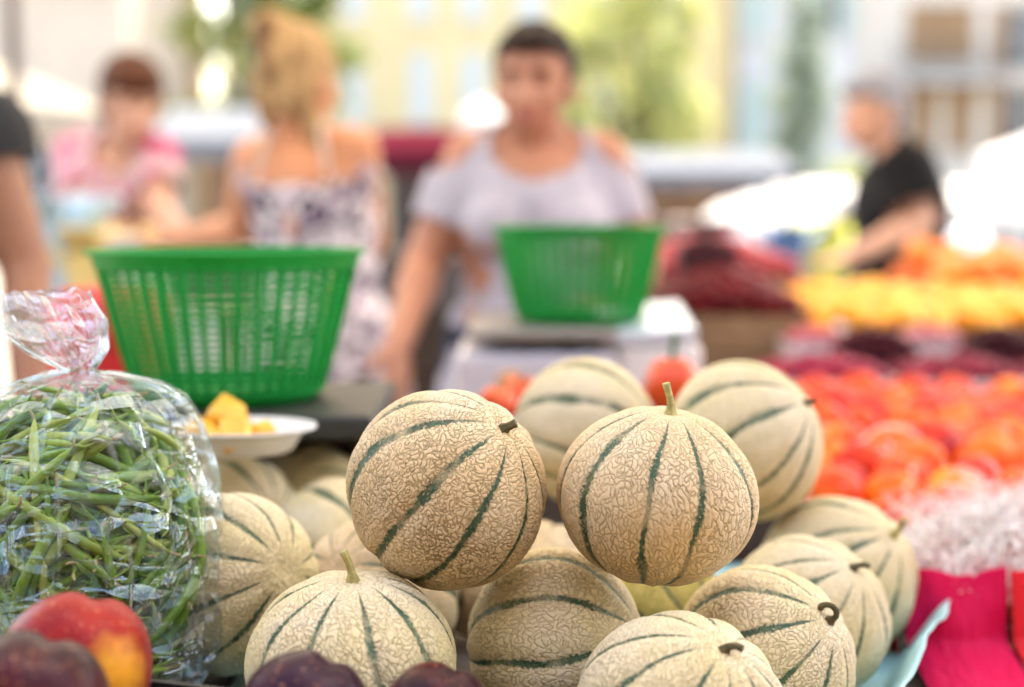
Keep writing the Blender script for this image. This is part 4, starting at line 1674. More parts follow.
        cut = lambda l: (l.y < -.02 and l.z < .064 - .5 * max(0, abs(l.x) - .045)) or (l.y < .016 and l.z < -.02) or l.z < -.07
    else:  # long loose blond hair with a clipped knot
        ell(bm, hp(0, .020, .036), (.086 * hs, .102 * hs, .094 * hs), H, 24, 16)
        ell(bm, hp(-.022, .058, -.025), (.062, .045, .070), H)
        ell(bm, hp(.040, .052, -.025), (.042, .048, .066), H)
        caps(bm, hp(-.055, .04, -.08), .026, hp(-.066, .02, -.17), .012)
        caps(bm, hp(.07, .03, -.07), .022, hp(.080, .0, -.13), .010)
        ell(bm, hp(.030, .075, .105), (.050, .042, .042), H)
        cut = lambda l: (l.y < -.03 and l.z < .045) or (l.y < -.0 and l.z < -.02 and abs(l.x) < .06)
    hm = remeshed(bm, .007, 3)
    Hi = H.inverted()
    bm = bmesh.new()
    bm.from_mesh(hm)
    dead = [v_ for v_ in bm.verts if cut((Hi @ (v_.co - headc)) / hs)]
    bmesh.ops.delete(bm, geom=dead, context='VERTS')
    for v_ in bm.verts:
        l = Hi @ (v_.co - headc)
        v_.co += v_.normal * .006 * mnoise.noise(Vector((l.x * 60, l.y * 60, l.z * 14)))
    from_bm('hair', bm, hair, e)
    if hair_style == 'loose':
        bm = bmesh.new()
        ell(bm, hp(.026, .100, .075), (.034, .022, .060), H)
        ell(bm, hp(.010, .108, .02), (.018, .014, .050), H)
        from_bm('hair_dark_lock', bm, hair_mat('hair_brown_lock', (0.10, 0.05, 0.02), (0.20, 0.11, 0.05)), e)  # locks of darker brown hair below the knot

    # clothing
    for c_ in clothes:
        bm = bmesh.new()
        kind = c_['kind']
        g = c_.get('g', .014)
        keep = None
        if kind == 'shirt':
            torso(bm, g)
            if c_.get('bust', True):
                bust(bm, g)
            if c_.get('trap', True):
                trap(bm, g * .7)
            for k in ('l', 'r'):
                sh, el, wr = Vector(J['shoulder_' + k]), Vector(J['elbow_' + k]), Vector(J['wrist_' + k])
                f = c_.get('sleeve', .6)
                if f > 0:
                    caps(bm, sh, .058 * width + g, sh.lerp(el, f), .052 * width + g + c_.get('flare', .0))
            hem = c_.get('hem')
            if hem:
                q = bmesh.ops.create_cone(bm, cap_ends=True, segments=28, radius1=.20 * width + g, radius2=.16 * width + g, depth=hem)['verts']
                bmesh.ops.scale(bm, verts=q, vec=(1, .78, 1))
                bmesh.ops.rotate(bm, verts=q, cent=(0, 0, 0), matrix=T)
                bmesh.ops.translate(bm, verts=q, vec=pel + Vector((0, 0, .05 - hem / 2)))
            nk = c_.get('neck')
            hole = [(neck + spine * nk[0] + Yf * nk[1], nk[2])] if nk else []
            for k in c_.get('cold', ()):
                sh = Vector(J['shoulder_' + k])
                hole.append((sh + (sh - chest).normalized() * .065 + Vector((0, -.02, .005)), .070))
            ends = []
            for k in ('l', 'r'):
                sh, el = Vector(J['shoulder_' + k]), Vector(J['elbow_' + k])
                if c_.get('sleeve', .6) > 0:
                    dd = (el - sh).normalized()
                    ends.append((sh + (el - sh) * c_.get('sleeve', .6) + dd * .01, dd))
            keep = lambda v_: not (any((v_ - p).length < r_ for p, r_ in hole) or any((v_ - p).dot(d_) > 0 and (v_ - p).length < .11 for p, d_ in ends))
        elif kind == 'dress':
            torso(bm, g)
            bust(bm, g)
            q = bmesh.ops.create_cone(bm, cap_ends=True, segments=32, radius1=.30, radius2=.17, depth=.62)['verts']
            bmesh.ops.scale(bm, verts=q, vec=(1, .85, 1))
            bmesh.ops.rotate(bm, verts=q, cent=(0, 0, 0), matrix=T)
            bmesh.ops.translate(bm, verts=q, vec=pel + Vector((0, 0, .05 - .31)))
            topz = c_['top']
            keep = lambda v_: v_.z - .05 * ((v_ - neck).to_2d().length > .13) < topz and v_.z > pel.z - .56
        elif kind == 'trousers':
            ell(bm, pel, (.165 * width + g, .125 * width + g, .13 + g), B)
            for s_, k in ((1, 'l'), (-1, 'r')):
                hip = pel + X * .09 * s_ - Vector((0, 0, .05))
                foot = Vector(J['foot_' + k])
                kn = hip.lerp(foot, .5) + Y * .03
                caps(bm, hip, .088 * width + g, kn, .062 + g)
                caps(bm, kn, .062 + g, foot + Vector((0, 0, .06)), .055 + g)
            keep = lambda v_: v_.z < pel.z + .09
        elif kind == 'shoes':
            for k in ('l', 'r'):
                foot = Vector(J['foot_' + k])
                caps(bm, foot + Vector((0, 0, .045)), .045, foot + Y * .14 + Vector((0, 0, .034)), .034)
                caps(bm, foot + Vector((0, 0, .04)) - Y * .03, .040, foot + Vector((0, 0, .04)), .042)
        elif kind == 'straps':
            for s_ in (-1, 1):
                p0 = chest + X * .085 * s_ + Yf * .11 + spine * .09
                p1 = chest + X * .085 * s_ - Yf * .118 + spine * .06
                p2 = sl_.lerp(sr_, .5 - .24 * s_) + spine * .062
                V_, F_ = tube_pts([p0, p2 + Yf * .05, p2, p2 - Yf * .05, p1], [.006] * 5, 6)
                o_ = len(bm.verts)
                vs_ = [bm.verts.new(v_) for v_ in V_]
                for f_ in F_:
                    bm.faces.new([vs_[i] for i in f_])
            from_bm('strap', bm, c_['mat'], e)
            continue
        cm = remeshed(bm, .010, 3)
        bm = bmesh.new()
        bm.from_mesh(cm)
        if keep:
            bmesh.ops.delete(bm, geom=[v_ for v_ in bm.verts if not keep(v_.co)], context='VERTS')
        for v_ in bm.verts:
            v_.co += v_.normal * (.010 * mnoise.noise(Vector((v_.co.x * 11, v_.co.y * 11, v_.co.z * 4))) + .007 * mnoise.noise(Vector((v_.co.x * 26 + 5, v_.co.y * 26, v_.co.z * 6))))
        from_bm(c_['name'], bm, c_['mat'], e)
    tag(e, label, 'person')
    return e


def joints(x=0.0, top=1.62, **kw):
    """a standing pose of that height, facing the viewer; overridden per person"""
    k = top / 1.70
    J = dict(pelvis=(0, 0, .93 * k), chest=(0, 0, 1.25 * k), neck=(0, .01, 1.445 * k), head=(0, -.012, 1.575 * k),
             shoulder_l=(.185, 0, 1.385 * k), shoulder_r=(-.185, 0, 1.385 * k), elbow_l=(.25, .03, 1.10 * k), elbow_r=(-.25, .03, 1.10 * k),
             wrist_l=(.26, -.06, .87 * k), wrist_r=(-.26, -.06, .87 * k), foot_l=(.10, 0, 0), foot_r=(-.10, 0, 0))
    J.update(kw)
    return J


SK1 = skin_mat('skin_tanned', (0.44, 0.195, 0.120))
SK2 = skin_mat('skin_sunned', (0.60, 0.255, 0.125))
SK3 = skin_mat('skin_rosy', (0.56, 0.31, 0.225))
SK4 = skin_mat('skin_brown', (0.33, 0.150, 0.085))

# the vendor behind the scale
YV = 2.80
xv = P(534, 300, YV).x
def rel(px, py, Y, root):
    return tuple(P(px, py, Y) - Vector(root))
rt = (xv, YV, 0)
person(rt, 'dark haired vendor in a pale lavender top standing behind the scale', SK1, hair_mat('hair_dark', (0.008, 0.005, 0.004), (0.022, 0.012, 0.009)),
       joints(top=1.61, head=rel(534, 84, YV - .03, rt), neck=rel(536, 128, YV, rt), chest=rel(536, 222, YV, rt), pelvis=rel(536, 345, YV, rt),
              shoulder_l=rel(601, 160, YV, rt), shoulder_r=rel(471, 160, YV, rt),
              elbow_r=rel(424, 262, YV - .02, rt), wrist_r=rel(398, 345, 2.52, rt), hand_r=(.0, -.4, -.55), palm_r=(.3, -.5, -.4),
              elbow_l=rel(640, 262, YV - .02, rt), wrist_l=rel(628, 300, 2.48, rt), hand_l=(-.5, -.6, -.2)),
       -.22, .12, 0,
       [dict(kind='shirt', name='top', mat=cloth_mat('lavender_cotton', (0.44, 0.43, 0.51), .10), g=.007, sleeve=.60, flare=.0, neck=(-.012, .075, .090), cold=('l', 'r'), hem=.22),
        dict(kind='trousers', name='trousers', mat=cloth_mat('navy_cotton', (0.03, 0.035, 0.06))), dict(kind='shoes', name='shoes', mat=SHOE)], 'tied', 1.05, .94)

# blond customer seen from behind
YB = 3.25
xb_ = P(306, 300, YB).x
rt = (xb_, YB, 0)
person(rt, 'blond woman seen from behind in a white sundress with dark flower print, hair pinned up', SK2, hair_mat('hair_blond', (0.24, 0.13, 0.055), (0.60, 0.40, 0.20)),
       joints(top=1.68, head=rel(300, 80, YB, rt), neck=rel(303, 128, YB, rt), chest=rel(312, 205, YB, rt), pelvis=rel(322, 330, YB, rt),
              shoulder_l=rel(254, 160, YB + .02, rt), shoulder_r=rel(357, 150, YB - .03, rt),
              elbow_l=rel(240, 228, YB + .12, rt), wrist_l=rel(180, 238, YB + .30, rt), hand_l=(-.7, .3, -.1),
              elbow_r=rel(372, 240, YB + .08, rt), wrist_r=rel(350, 300, YB + .28, rt)),
       PI - .45, .08, PI - .20,
       [dict(kind='dress', name='dress', mat=cloth_mat('floral_cotton', (0.74, 0.69, 0.74), .08, 'floral'), g=.006, top=1.292),
        dict(kind='straps', mat=cloth_mat('strap_cotton', (0.6, 0.55, 0.5)))], 'loose', .95, 1.0)

# woman in pink
YP = 4.2
rt = (P(125, 300, YP).x, YP, 0)
person(rt, 'woman with auburn hair in a pink and white blouse bending towards the blond customer', SK3, hair_mat('hair_auburn', (0.05, 0.016, 0.009), (0.12, 0.042, 0.020)),
       joints(top=1.62, head=rel(132, 101, YP - .10, rt), neck=rel(118, 142, YP - .02, rt), chest=rel(112, 195, YP + .02, rt), pelvis=rel(100, 310, YP + .10, rt),
              shoulder_l=rel(154, 158, YP - .02, rt), shoulder_r=rel(78, 156, YP + .04, rt),
              elbow_l=rel(160, 215, YP - .16, rt), wrist_l=rel(180, 232, YP - .38, rt), hand_l=(.3, -.5, -.1),
              elbow_r=rel(88, 225, YP - .06, rt), wrist_r=rel(128, 242, YP - .30, rt), hand_r=(.6, -.5, -.1)),
       .45, .40, .25,
       [dict(kind='shirt', name='blouse', mat=cloth_mat('pink_print', (0.58, 0.38, 0.44), .1, 'pink'), g=.018, sleeve=.55, neck=(-.01, .06, .068), hem=.25),
        dict(kind='trousers', name='trousers', mat=cloth_mat('sand_cotton', (0.45, 0.38, 0.28))), dict(kind='shoes', name='shoes', mat=SHOE)], 'bob', 1.0, 1.0)

# grey haired man at the right
YM = 5.0
rt = (P(905, 300, YM).x, YM, 0)
person(rt, 'grey haired man in a black t-shirt leaning left over the orange fruit', SK3, hair_mat('hair_grey', (0.13, 0.14, 0.18), (0.30, 0.31, 0.37)),
       joints(top=1.74, bust=False, head=rel(873, 112, YM, rt), neck=rel(888, 146, YM, rt), chest=rel(900, 208, YM, rt), pelvis=rel(898, 300, YM, rt),
              shoulder_l=rel(896, 172, YM + .17, rt), shoulder_r=rel(908, 172, YM - .17, rt),
              elbow_r=rel(922, 222, YM - .24, rt), wrist_r=rel(846, 258, YM - .36, rt), hand_r=(-.7, -.1, -.15),
              elbow_l=rel(885, 250, YM + .22, rt), wrist_l=rel(872, 315, YM + .1, rt), hand_l=(-.3, 0, -.7)),
       -PI / 2 + .25, .22, -PI / 2 + .12,
       [dict(kind='shirt', name='t_shirt', mat=cloth_mat('black_cotton', (0.004, 0.004, 0.006)), g=.036, sleeve=.72, flare=.01, bust=False, neck=(.02, .03, .085), hem=.14),
        dict(kind='trousers', name='trousers', mat=cloth_mat('grey_cotton', (0.012, 0.012, 0.016))), dict(kind='shoes', name='shoes', mat=SHOE)], 'short', 1.2, 1.12)

# customer cut by the left edge: only the arm and sleeve show
YL = 2.15
rt = (P(-95, 300, YL).x, YL, 0)
person(rt, 'customer in dark grey t-shirt cut by the left edge, brown arm hanging', SK4, hair_mat('hair_black', (0.01, 0.008, 0.008), (0.03, 0.025, 0.02)),
       joints(top=1.72, bust=False, shoulder_l=rel(-20, 138, YL, rt), shoulder_r=tuple(Vector(rel(-20, 138, YL, rt)) + Vector((-.36, 0, 0))),
              chest=tuple(Vector(rel(-20, 138, YL, rt)) + Vector((-.18, 0, -.13))), neck=tuple(Vector(rel(-20, 138, YL, rt)) + Vector((-.18, 0, .05))),
              head=tuple(Vector(rel(-20, 138, YL, rt)) + Vector((-.18, -.02, .18))), pelvis=tuple(Vector(rel(-20, 138, YL, rt)) + Vector((-.18, 0, -.45))),
              elbow_l=rel(26, 268, YL, rt), wrist_l=rel(30, 400, YL - .1, rt),
              foot_l=(-.02, .03, 0), foot_r=(-.24, .03, 0),
              elbow_r=tuple(Vector(rel(-20, 138, YL, rt)) + Vector((-.43, .03, -.29))), wrist_r=tuple(Vector(rel(-20, 138, YL, rt)) + Vector((-.43, -.06, -.5)))),
       0, -.1, 0,
       [dict(kind='shirt', name='t_shirt', mat=cloth_mat('charcoal_cotton', (0.035, 0.037, 0.04)), g=.02, sleeve=.2, bust=False, neck=(.02, .03, .085), hem=.14),
        dict(kind='trousers', name='trousers', mat=cloth_mat('denim', (0.06, 0.09, 0.16))), dict(kind='shoes', name='shoes', mat=SHOE)], 'short', 1.0, 1.0)

# =================================================================== GROUND AND SQUARE
gr = NT('paving')
v = gr.coord()
br = gr.n('ShaderNodeTexBrick')
br.inputs['Scale'].default_value = 1.6
br.inputs['Color1'].default_value = (.30, .27, .23, 1)
br.inputs['Color2'].default_value = (.25, .225, .20, 1)
br.inputs['Mortar'].default_value = (.15, .14, .12, 1)
br.inputs['Mortar Size'].default_value = .012
gr.l(v, br.inputs['Vector'])
cg = gr.mix(gr.math('MULTIPLY', gr.noise(v, 1.3, 5), .5), br.outputs[0], (.17, .15, .13))
gr.bsdf(cg, .85, gr.bump(gr.noise(v, 40, 3), .3, .01))
bm = bmesh.new()
bmesh.ops.create_grid(bm, x_segments=2, y_segments=2, size=260)
o = from_bm('ground', bm, gr.m, None, False)
tag(o, kind='structure')


# ------------------------------------------------------------------ houses
def plaster(name, c):
    t = NT(name)
    v = t.coord()
    a_ = t.noise(v, .5, 5)
    s_ = t.noise(t.coord((1, 1, .15)), 2.5, 4)
    col = t.ramp(t.math('ADD', t.math('MULTIPLY', a_, .6), t.math('MULTIPLY', s_, .4)), [(0.3, tuple(x * .82 for x in c)), (0.7, tuple(min(1, x * 1.08) for x in c))])
    t.bsdf(col, .9, t.bump(t.noise(v, 30, 4), .25, .02))
    return t.m


tile_m = simple('roof_tile', (0.36, 0.15, 0.08), .85, .3, 3)
frame_w = simple('window_frame_white', (0.62, 0.62, 0.60), .6, .05)
glass_m = simple('window_pane', (0.05, 0.06, 0.075), .08, .2, 2)
iron = simple('iron_rail', (0.05, 0.05, 0.055), .6, .2)


def house(label, x0, x1, y, h, depth, wall_m, wins, shutter_m, door=None, balcony=None):
    """facade towards the viewer at y; wins: list of (cx, z0, z1, w, shutters)"""
    e = empty('house', ((x0 + x1) / 2, y, 0))
    cxh = (x0 + x1) / 2
    xs = sorted({x0, x1} | {w[0] - w[3] / 2 for w in wins} | {w[0] + w[3] / 2 for w in wins})
    zs = sorted({0, h} | {w[1] for w in wins} | {w[2] for w in wins})
    V, F = [], []

    def quad(*p):
        o_ = len(V)
        V.extend(p)
        F.append(tuple(range(o_, o_ + 4)))
    for i in range(len(xs) - 1):
        for j in range(len(zs) - 1):
            mx, mz = (xs[i] + xs[i + 1]) / 2, (zs[j] + zs[j + 1]) / 2
            if any(abs(mx - w[0]) < w[3] / 2 and w[1] < mz < w[2] for w in wins):
                continue
            quad((xs[i] - cxh, 0, zs[j]), (xs[i + 1] - cxh, 0, zs[j]), (xs[i + 1] - cxh, 0, zs[j + 1]), (xs[i] - cxh, 0, zs[j + 1]))
    dp = .22
    for w in wins:
        a_, b2, c_, d_ = w[0] - w[3] / 2 - cxh, w[0] + w[3] / 2 - cxh, w[1], w[2]
        quad((a_, 0, c_), (a_, 0, d_), (a_, dp, d_), (a_, dp, c_))
        quad((b2, 0, c_), (b2, dp, c_), (b2, dp, d_), (b2, 0, d_))
        quad((a_, 0, c_), (a_, dp, c_), (b2, dp, c_), (b2, 0, c_))
        quad((a_, 0, d_), (b2, 0, d_), (b2, dp, d_), (a_, dp, d_))
    a_, b2 = x0 - cxh, x1 - cxh
    quad((a_, 0, 0), (a_, 0, h), (a_, depth, h), (a_, depth, 0))
    quad((b2, 0, 0), (b2, depth, 0), (b2, depth, h), (b2, 0, h))
    quad((a_, depth, 0), (a_, depth, h), (b2, depth, h), (b2, depth, 0))
    link('wall', mesh_vf('wall', V, F), wall_m, e, False)
    bm_ = bmesh.new()
    w_ = x1 - x0
    vs_ = [bm_.verts.new(p) for p in ((a_ - .0, -.45, h + .003), (b2 + .0, -.45, h + .003), (b2, depth, h + .003), (a_, depth, h + .003), (a_, depth / 2, h + 1.6), (b2, depth / 2, h + 1.6))]
    for f_ in ((0, 1, 5, 4), (2, 3, 4, 5), (0, 4, 3), (1, 2, 5), (0, 3, 2, 1)):
        bm_.faces.new([vs_[i] for i in f_])
    from_bm('roof', bm_, tile_m, e, False)
    for w in wins:
        cx_, z0_, z1_, ww, shut = w
        f_ = empty('window', (cx_ - cxh, dp, (z0_ + z1_) / 2))
        f_.parent = e
        hh_ = z1_ - z0_
        bm_ = bmesh.new()
        for sx in (-1, 1):
            bx(bm_, (sx * (ww / 2 - .035), -.03, 0), (.06, .05, hh_ - .01))
        bx(bm_, (0, -.03, 0), (.05, .045, hh_ - .02))
        for sz in (-1, 1):
            bx(bm_, (0, -.032, sz * (hh_ / 2 - .04)), (ww - .14, .05, .06))
        bx(bm_, (0, -.028, hh_ * .12), (ww - .14, .04, .04))
        from_bm('frame', bm_, frame_w, f_, False)
        box_obj('pane', (0, 0, 0), (ww, .012, hh_), glass_m, f_)
        box_obj('sill', (0, -dp - .05, -hh_ / 2 - .04), (ww + .2, .16, .06), frame_w, f_)
        if shut:
            for sx in (-1, 1):
                bm_ = bmesh.new()
                if shut == 2:
                    cx2, ang = sx * (ww * .25), 0.0
                    yy_ = -dp + .06
                else:
                    cx2, ang = sx * (ww * .76), 0.0
                    yy_ = -dp - .035
                bx(bm_, (cx2, yy_, 0), (ww * .48, .035, hh_ * .99))
                for kk in range(12):
                    bx(bm_, (cx2, yy_ - .022, -hh_ * .42 + hh_ * .84 * kk / 11), (ww * .38, .012, hh_ * .035))
                from_bm('shutter', bm_, shutter_m, f_, False)
    for bcn in balcony or ():
        bxx, bz, bw = bcn
        bm_ = bmesh.new()
        bx(bm_, (bxx - cxh, -.55, bz), (bw, 1.08, .14))
        bal = from_bm('balcony', bm_, simple('balcony_slab', (0.45, 0.44, 0.43), .85, .1), e, False)
        segs_ = []
        n_ = int(bw / .13)
        for k in range(n_ + 1):
            xx_ = bxx - cxh - bw / 2 + .03 + (bw - .06) * k / n_
            segs_.append(((xx_, -1.05, bz + .07), (xx_, -1.05, bz + 1.0)))
        for zz_ in (.12, 1.0):
            segs_.append(((bxx - cxh - bw / 2 + .02, -1.05, bz + zz_), (bxx - cxh + bw / 2 - .02, -1.05, bz + zz_)))
        for sx in (-1, 1):
            segs_.append(((bxx - cxh + sx * (bw / 2 - .02), -1.05, bz + 1.0), (bxx - cxh + sx * (bw / 2 - .02), -.02, bz + 1.0)))
        r_ = rods('railing', segs_, .014, iron, bal, 6)
    tag(e, label, 'house', 'old houses around the square')
    return e


def hx(px, Y):
    return P(px, 100, Y).x


def hz_(py, Y):
    return P(500, py, Y).z


YH = 40
sh_blue = simple('shutter_pale_blue', (0.60, 0.66, 0.68), .7, .08, 4)
sh_grey = simple('shutter_grey_green', (0.40, 0.50, 0.46), .7, .08, 4)
sh_brown = simple('shutter_brown', (0.30, 0.18, 0.09), .7, .15, 4)


def rowwin(cxs, z0s, w, hgt, shut):
    return [(c_, z_, z_ + hgt, w, shut) for c_ in cxs for z_ in z0s]


house('beige stone house at the far left behind the pale canopy', hx(-120, 34), hx(128, 34), 34, 11, 9, plaster('plaster_beige', (0.58, 0.50, 0.41)),
      rowwin((hx(40, 34), hx(95, 34)), (1.4, 6.4), .9, 1.7, 0), sh_grey)
house('pale yellow house with pale blue shutters behind the vendor\'s left', hx(222, YH), hx(560, YH), YH, 13, 9, plaster('plaster_yellow', (0.74, 0.62, 0.36)),
      rowwin((hx(355, YH), hx(421, YH), hx(473, YH), hx(530, YH)), (hz_(122, YH), 6.35), .62, 1.9, 2) + rowwin((hx(250, YH), hx(300, YH)), (hz_(122, YH), 6.35), .8, 1.9, 2), sh_blue)
house('narrow ochre yellow house partly hidden by the lime green tree', hx(562, YH), hx(735, YH), YH + .3, 12, 9, plaster('plaster_ochre', (0.74, 0.58, 0.31)),
      rowwin((hx(610, YH), hx(668, YH)), (hz_(150, YH), 5.6), .7, 2.0, 2), sh_grey)
house('pale grey house behind the slim cypress', hx(737, YH), hx(852, YH), YH - .2, 12, 9, plaster('plaster_grey', (0.56, 0.56, 0.56)),
      rowwin((hx(752, YH),), (hz_(150, YH), 5.9), .7, 1.9, 2) + rowwin((hx(826, YH),), (5.9,), .7, 1.9, 1), sh_grey)
house('cream house with brown shutters and a balcony at the right edge', hx(854, YH), hx(1130, YH), YH + .1, 13, 9, plaster('plaster_cream', (0.62, 0.56, 0.49)),
      rowwin((hx(925, YH), hx(962, YH)), (hz_(152, YH),), .75, 1.9, 2) + rowwin((hx(940, YH),), (hz_(62, YH),), 1.9, 1.6, 2) + rowwin((hx(1020, YH),), (hz_(150, YH), hz_(70, YH)), .8, 1.8, 1), sh_brown,
      balcony=[(hx(944, YH), hz_(82, YH), 3.2)])

def canvas(name, c, trans=.35):
    t = NT(name)
    v = t.coord()
    col = t.ramp(t.noise(v, 3, 4), [(0.3, tuple(x * .92 for x in c)), (0.7, c)])
    d = t.n('ShaderNodeBsdfDiffuse')
    t.l(col, d.inputs[0])
    t.l(t.bump(t.noise(v, 6, 3), .4, .03), d.inputs['Normal'])
    tl_ = t.n('ShaderNodeBsdfTranslucent')
    t.l(col, tl_.inputs[0])
    m = t.n('ShaderNodeMixShader')
    m.inputs[0].default_value = trans
    t.l(d.outputs[0], m.inputs[1])
    t.l(tl_.outputs[0], m.inputs[2])
    t.l(m.outputs[0], t.out.inputs[0])
    return t.m


CANV_W = canvas('canvas_white', (0.80, 0.79, 0.78))
CANV_B = canvas('canvas_bluish', (0.15, 0.165, 0.19), .15)
CANV_M = canvas('canvas_maroon', (0.07, 0.010, 0.018), .1)
POLE = simple('pole_grey', (0.12, 0.12, 0.125), .5, .1, 5, .05, .3)


# unseen awning added above the view to keep the stall in shade
CANV_STALL = canvas('canvas_cream', (0.80, 0.74, 0.64), .30)
e = empty('shade_awning', (.2, 3.75, 0))
aw, ad, az = 6.4, 5.2, 2.62
s_, t_ = np.meshgrid(np.linspace(0, 1, 40), np.linspace(0, 1, 40))
Zc = az - .16 * (1 - np.abs(2 * t_ - 1)) * 0 + .28 * (1 - np.abs(2 * t_ - 1)) - .05 * np.sin(s_ * PI * 3) ** 2
link('canopy', grid_mesh('canopy', (s_ - .5) * aw, (t_ - .5) * ad, Zc), CANV_STALL, e)
for sx in (-1, 1):
    for sy in (-1, 1):
        tube_obj('pole', [(sx * (aw / 2 - .06), sy * (ad / 2 - .06), 0), (sx * (aw / 2 - .06), sy * (ad / 2 - .06), az)], [.022, .022], POLE, e, 8)
tag(e, 'unseen cream canvas awning added high over the melon stall to shade it', 'awning')


# ------------------------------------------------------------------ trees
def leaf_mat(name, a, b_, c, trans=.35):
    t = NT(name)
    oi = t.n('ShaderNodeNewGeometry')
    v = t.coord()
    n = t.noise(v, 1.6, 3)
    rnd = t.math('ADD', t.math('MULTIPLY', oi.outputs['Random Per Island'], .6), t.math('MULTIPLY', n, .4))
    col = t.ramp(rnd, [(0.2, a), (0.5, b_), (0.8, c)])
    b1 = t.n('ShaderNodeBsdfPrincipled')
    t.l(col, b1.inputs['Base Color'])
    b1.inputs['Roughness'].default_value = .5
    tl_ = t.n('ShaderNodeBsdfTranslucent')
    t.l(col, tl_.inputs[0])
    m = t.n('ShaderNodeMixShader')
    m.inputs[0].default_value = trans
    t.l(b1.outputs[0], m.inputs[1])
    t.l(tl_.outputs[0], m.inputs[2])
    t.l(m.outputs[0], t.out.inputs[0])
    return t.m


BARK = simple('bark', (0.09, 0.065, 0.045), .9, .35, 5, .6)


def tree(label, x, y, h, trunk_h, clumps, leaf, nleaf, mat, seed, name='broadleaf_tree', cat='tree'):
    """clumps: (dx, dy, z, rx, ry, rz)"""
    e = empty(name, (x, y, 0))
    r_ = random.Random(seed)
    V, F = tube_pts([(0, 0, -.1), (.05, 0, trunk_h * .5), (0, .05, trunk_h), (.1, 0, trunk_h + (h - trunk_h) * .6)], [.24, .19, .16, .06], 12)
    for c_ in clumps:
        st = Vector((0, .03, trunk_h * .92))
        en = Vector(c_[:3])
        md = st.lerp(en, .5) + Vector((r_.uniform(-.2, .2), r_.uniform(-.2, .2), .15))
        v_, f_ = tube_pts([st, md, en], [.09, .06, .02], 8)
        o_ = len(V)
        V += v_
        F += [tuple(i + o_ for i in q) for q in f_]
    link('trunk', mesh_vf('trunk', V, F), BARK, e)
    g = np.random.default_rng(seed)
    W = np.array([c_[3] * c_[4] * c_[5] for c_ in clumps]) ** .75
    W /= W.sum()
    pts = []
    for c_, w_ in zip(clumps, W):
        n_ = int(nleaf * w_)
        # sub clusters on the clump shell
        ns = max(6, n_ // 28)
        d = g.normal(size=(ns, 3))
        d /= np.linalg.norm(d, axis=1)[:, None]
        sub = d * g.uniform(.55, 1.0, (ns, 1)) * np.array(c_[3:6]) + np.array(c_[:3])
        k_ = g.integers(0, ns, n_)
        pts.append(sub[k_] + g.normal(size=(n_, 3)) * min(c_[3:6]) * .20)
    pts = np.concatenate(pts)
    n_ = len(pts)
    a_ = g.normal(size=(n_, 3))
    a_ /= np.linalg.norm(a_, axis=1)[:, None]
    b2 = np.cross(a_, g.normal(size=(n_, 3)))
    b2 /= np.linalg.norm(b2, axis=1)[:, None]
    L = leaf * g.uniform(.7, 1.3, (n_, 1))
    q = np.stack([pts - a_ * L, pts + b2 * L * .5, pts + a_ * L, pts - b2 * L * .5], 1).reshape(-1, 3)
    f_ = np.arange(n_ * 4).reshape(-1, 4)
    me = bpy.data.meshes.new('crown')
    me.from_pydata(q.tolist(), [], f_.tolist())
    link('crown', me, mat, e, False)
    tag(e, label, cat, 'trees of the square')
    return e


LEAF1 = leaf_mat('leaf_green', (0.06, 0.11, 0.02), (0.15, 0.21, 0.045), (0.32, 0.32, 0.09), .5)
LEAF2 = leaf_mat('leaf_lime', (0.30, 0.34, 0.10), (0.48, 0.52, 0.20), (0.62, 0.63, 0.30), .35)
LEAF3 = leaf_mat('leaf_dark', (0.18, 0.25, 0.18), (0.28, 0.36, 0.27), (0.40, 0.46, 0.38), .35)
YT = 27
tx = P(262, 50, YT).x
tree('leafy green plane tree behind the blond customer, bright gaps between its leaves', tx, YT, 7.4, 2.2,
     [(-1.6, .1, 3.0, .5, .6, .45), (-1.45, .1, 4.6, .45, .6, .4), (-.9, 0, 5.6, .8, .9, .7), (-.2, .2, 4.3, .9, .9, .9), (.5, -.2, 5.4, 1.0, 1.0, .9), (1.2, .1, 4.4, .7, .8, .8), (.2, 0, 6.4, 1.0, 1.0, .8), (-.5, .3, 3.3, .7, .7, .55), (.7, -.1, 3.4, .8, .8, .6), (1.4, 0, 6.0, .6, .7, .6)],
     .12, 3900, LEAF1, 3)
YT2 = 30
tx = P(632, 70, YT2).x
tree('lime green tree in full sun right of the vendor\'s head', tx, YT2, 7.2, 1.6,
     [(-1.0, 0, 3.2, .9, .8, .8), (.1, 0, 4.0, 1.0, .9, 1.0), (.8, .1, 3.0, .8, .8, .9), (-.5, 0, 5.3, .8, .8, .8), (.4, 0, 5.9, .7, .8, .8), (-1.3, .1, 4.4, .6, .7, .6), (1.0, 0, 4.9, .5, .6, .6), (-.2, 0, 2.3, 1.1, .8, .5)],
     .13, 4200, LEAF2, 5)
YT3 = 30
tx = P(800, 90, YT3).x
tree('slim soft green cypress in front of the pale grey house', tx, YT3, 7.5, 1.0,
     [(0, 0, 2.2, .72, .6, .9), (.05, 0, 3.3, .68, .6, .9), (0, 0, 4.4, .56, .5, .9), (.04, 0, 5.5, .42, .4, .8), (.02, 0, 6.5, .22, .25, .7)],
     .09, 3600, LEAF3, 7, 'cypress')
tree('small bright bush to the left of the grey haired man', P(850, 170, 30).x, 30, 2.6, .5,
     [(0, 0, 1.5, .7, .7, .6), (.5, 0, 1.2, .5, .5, .5), (-.5, 0, 1.1, .5, .5, .5)], .1, 1200, LEAF2, 9, 'bush', 'bush')


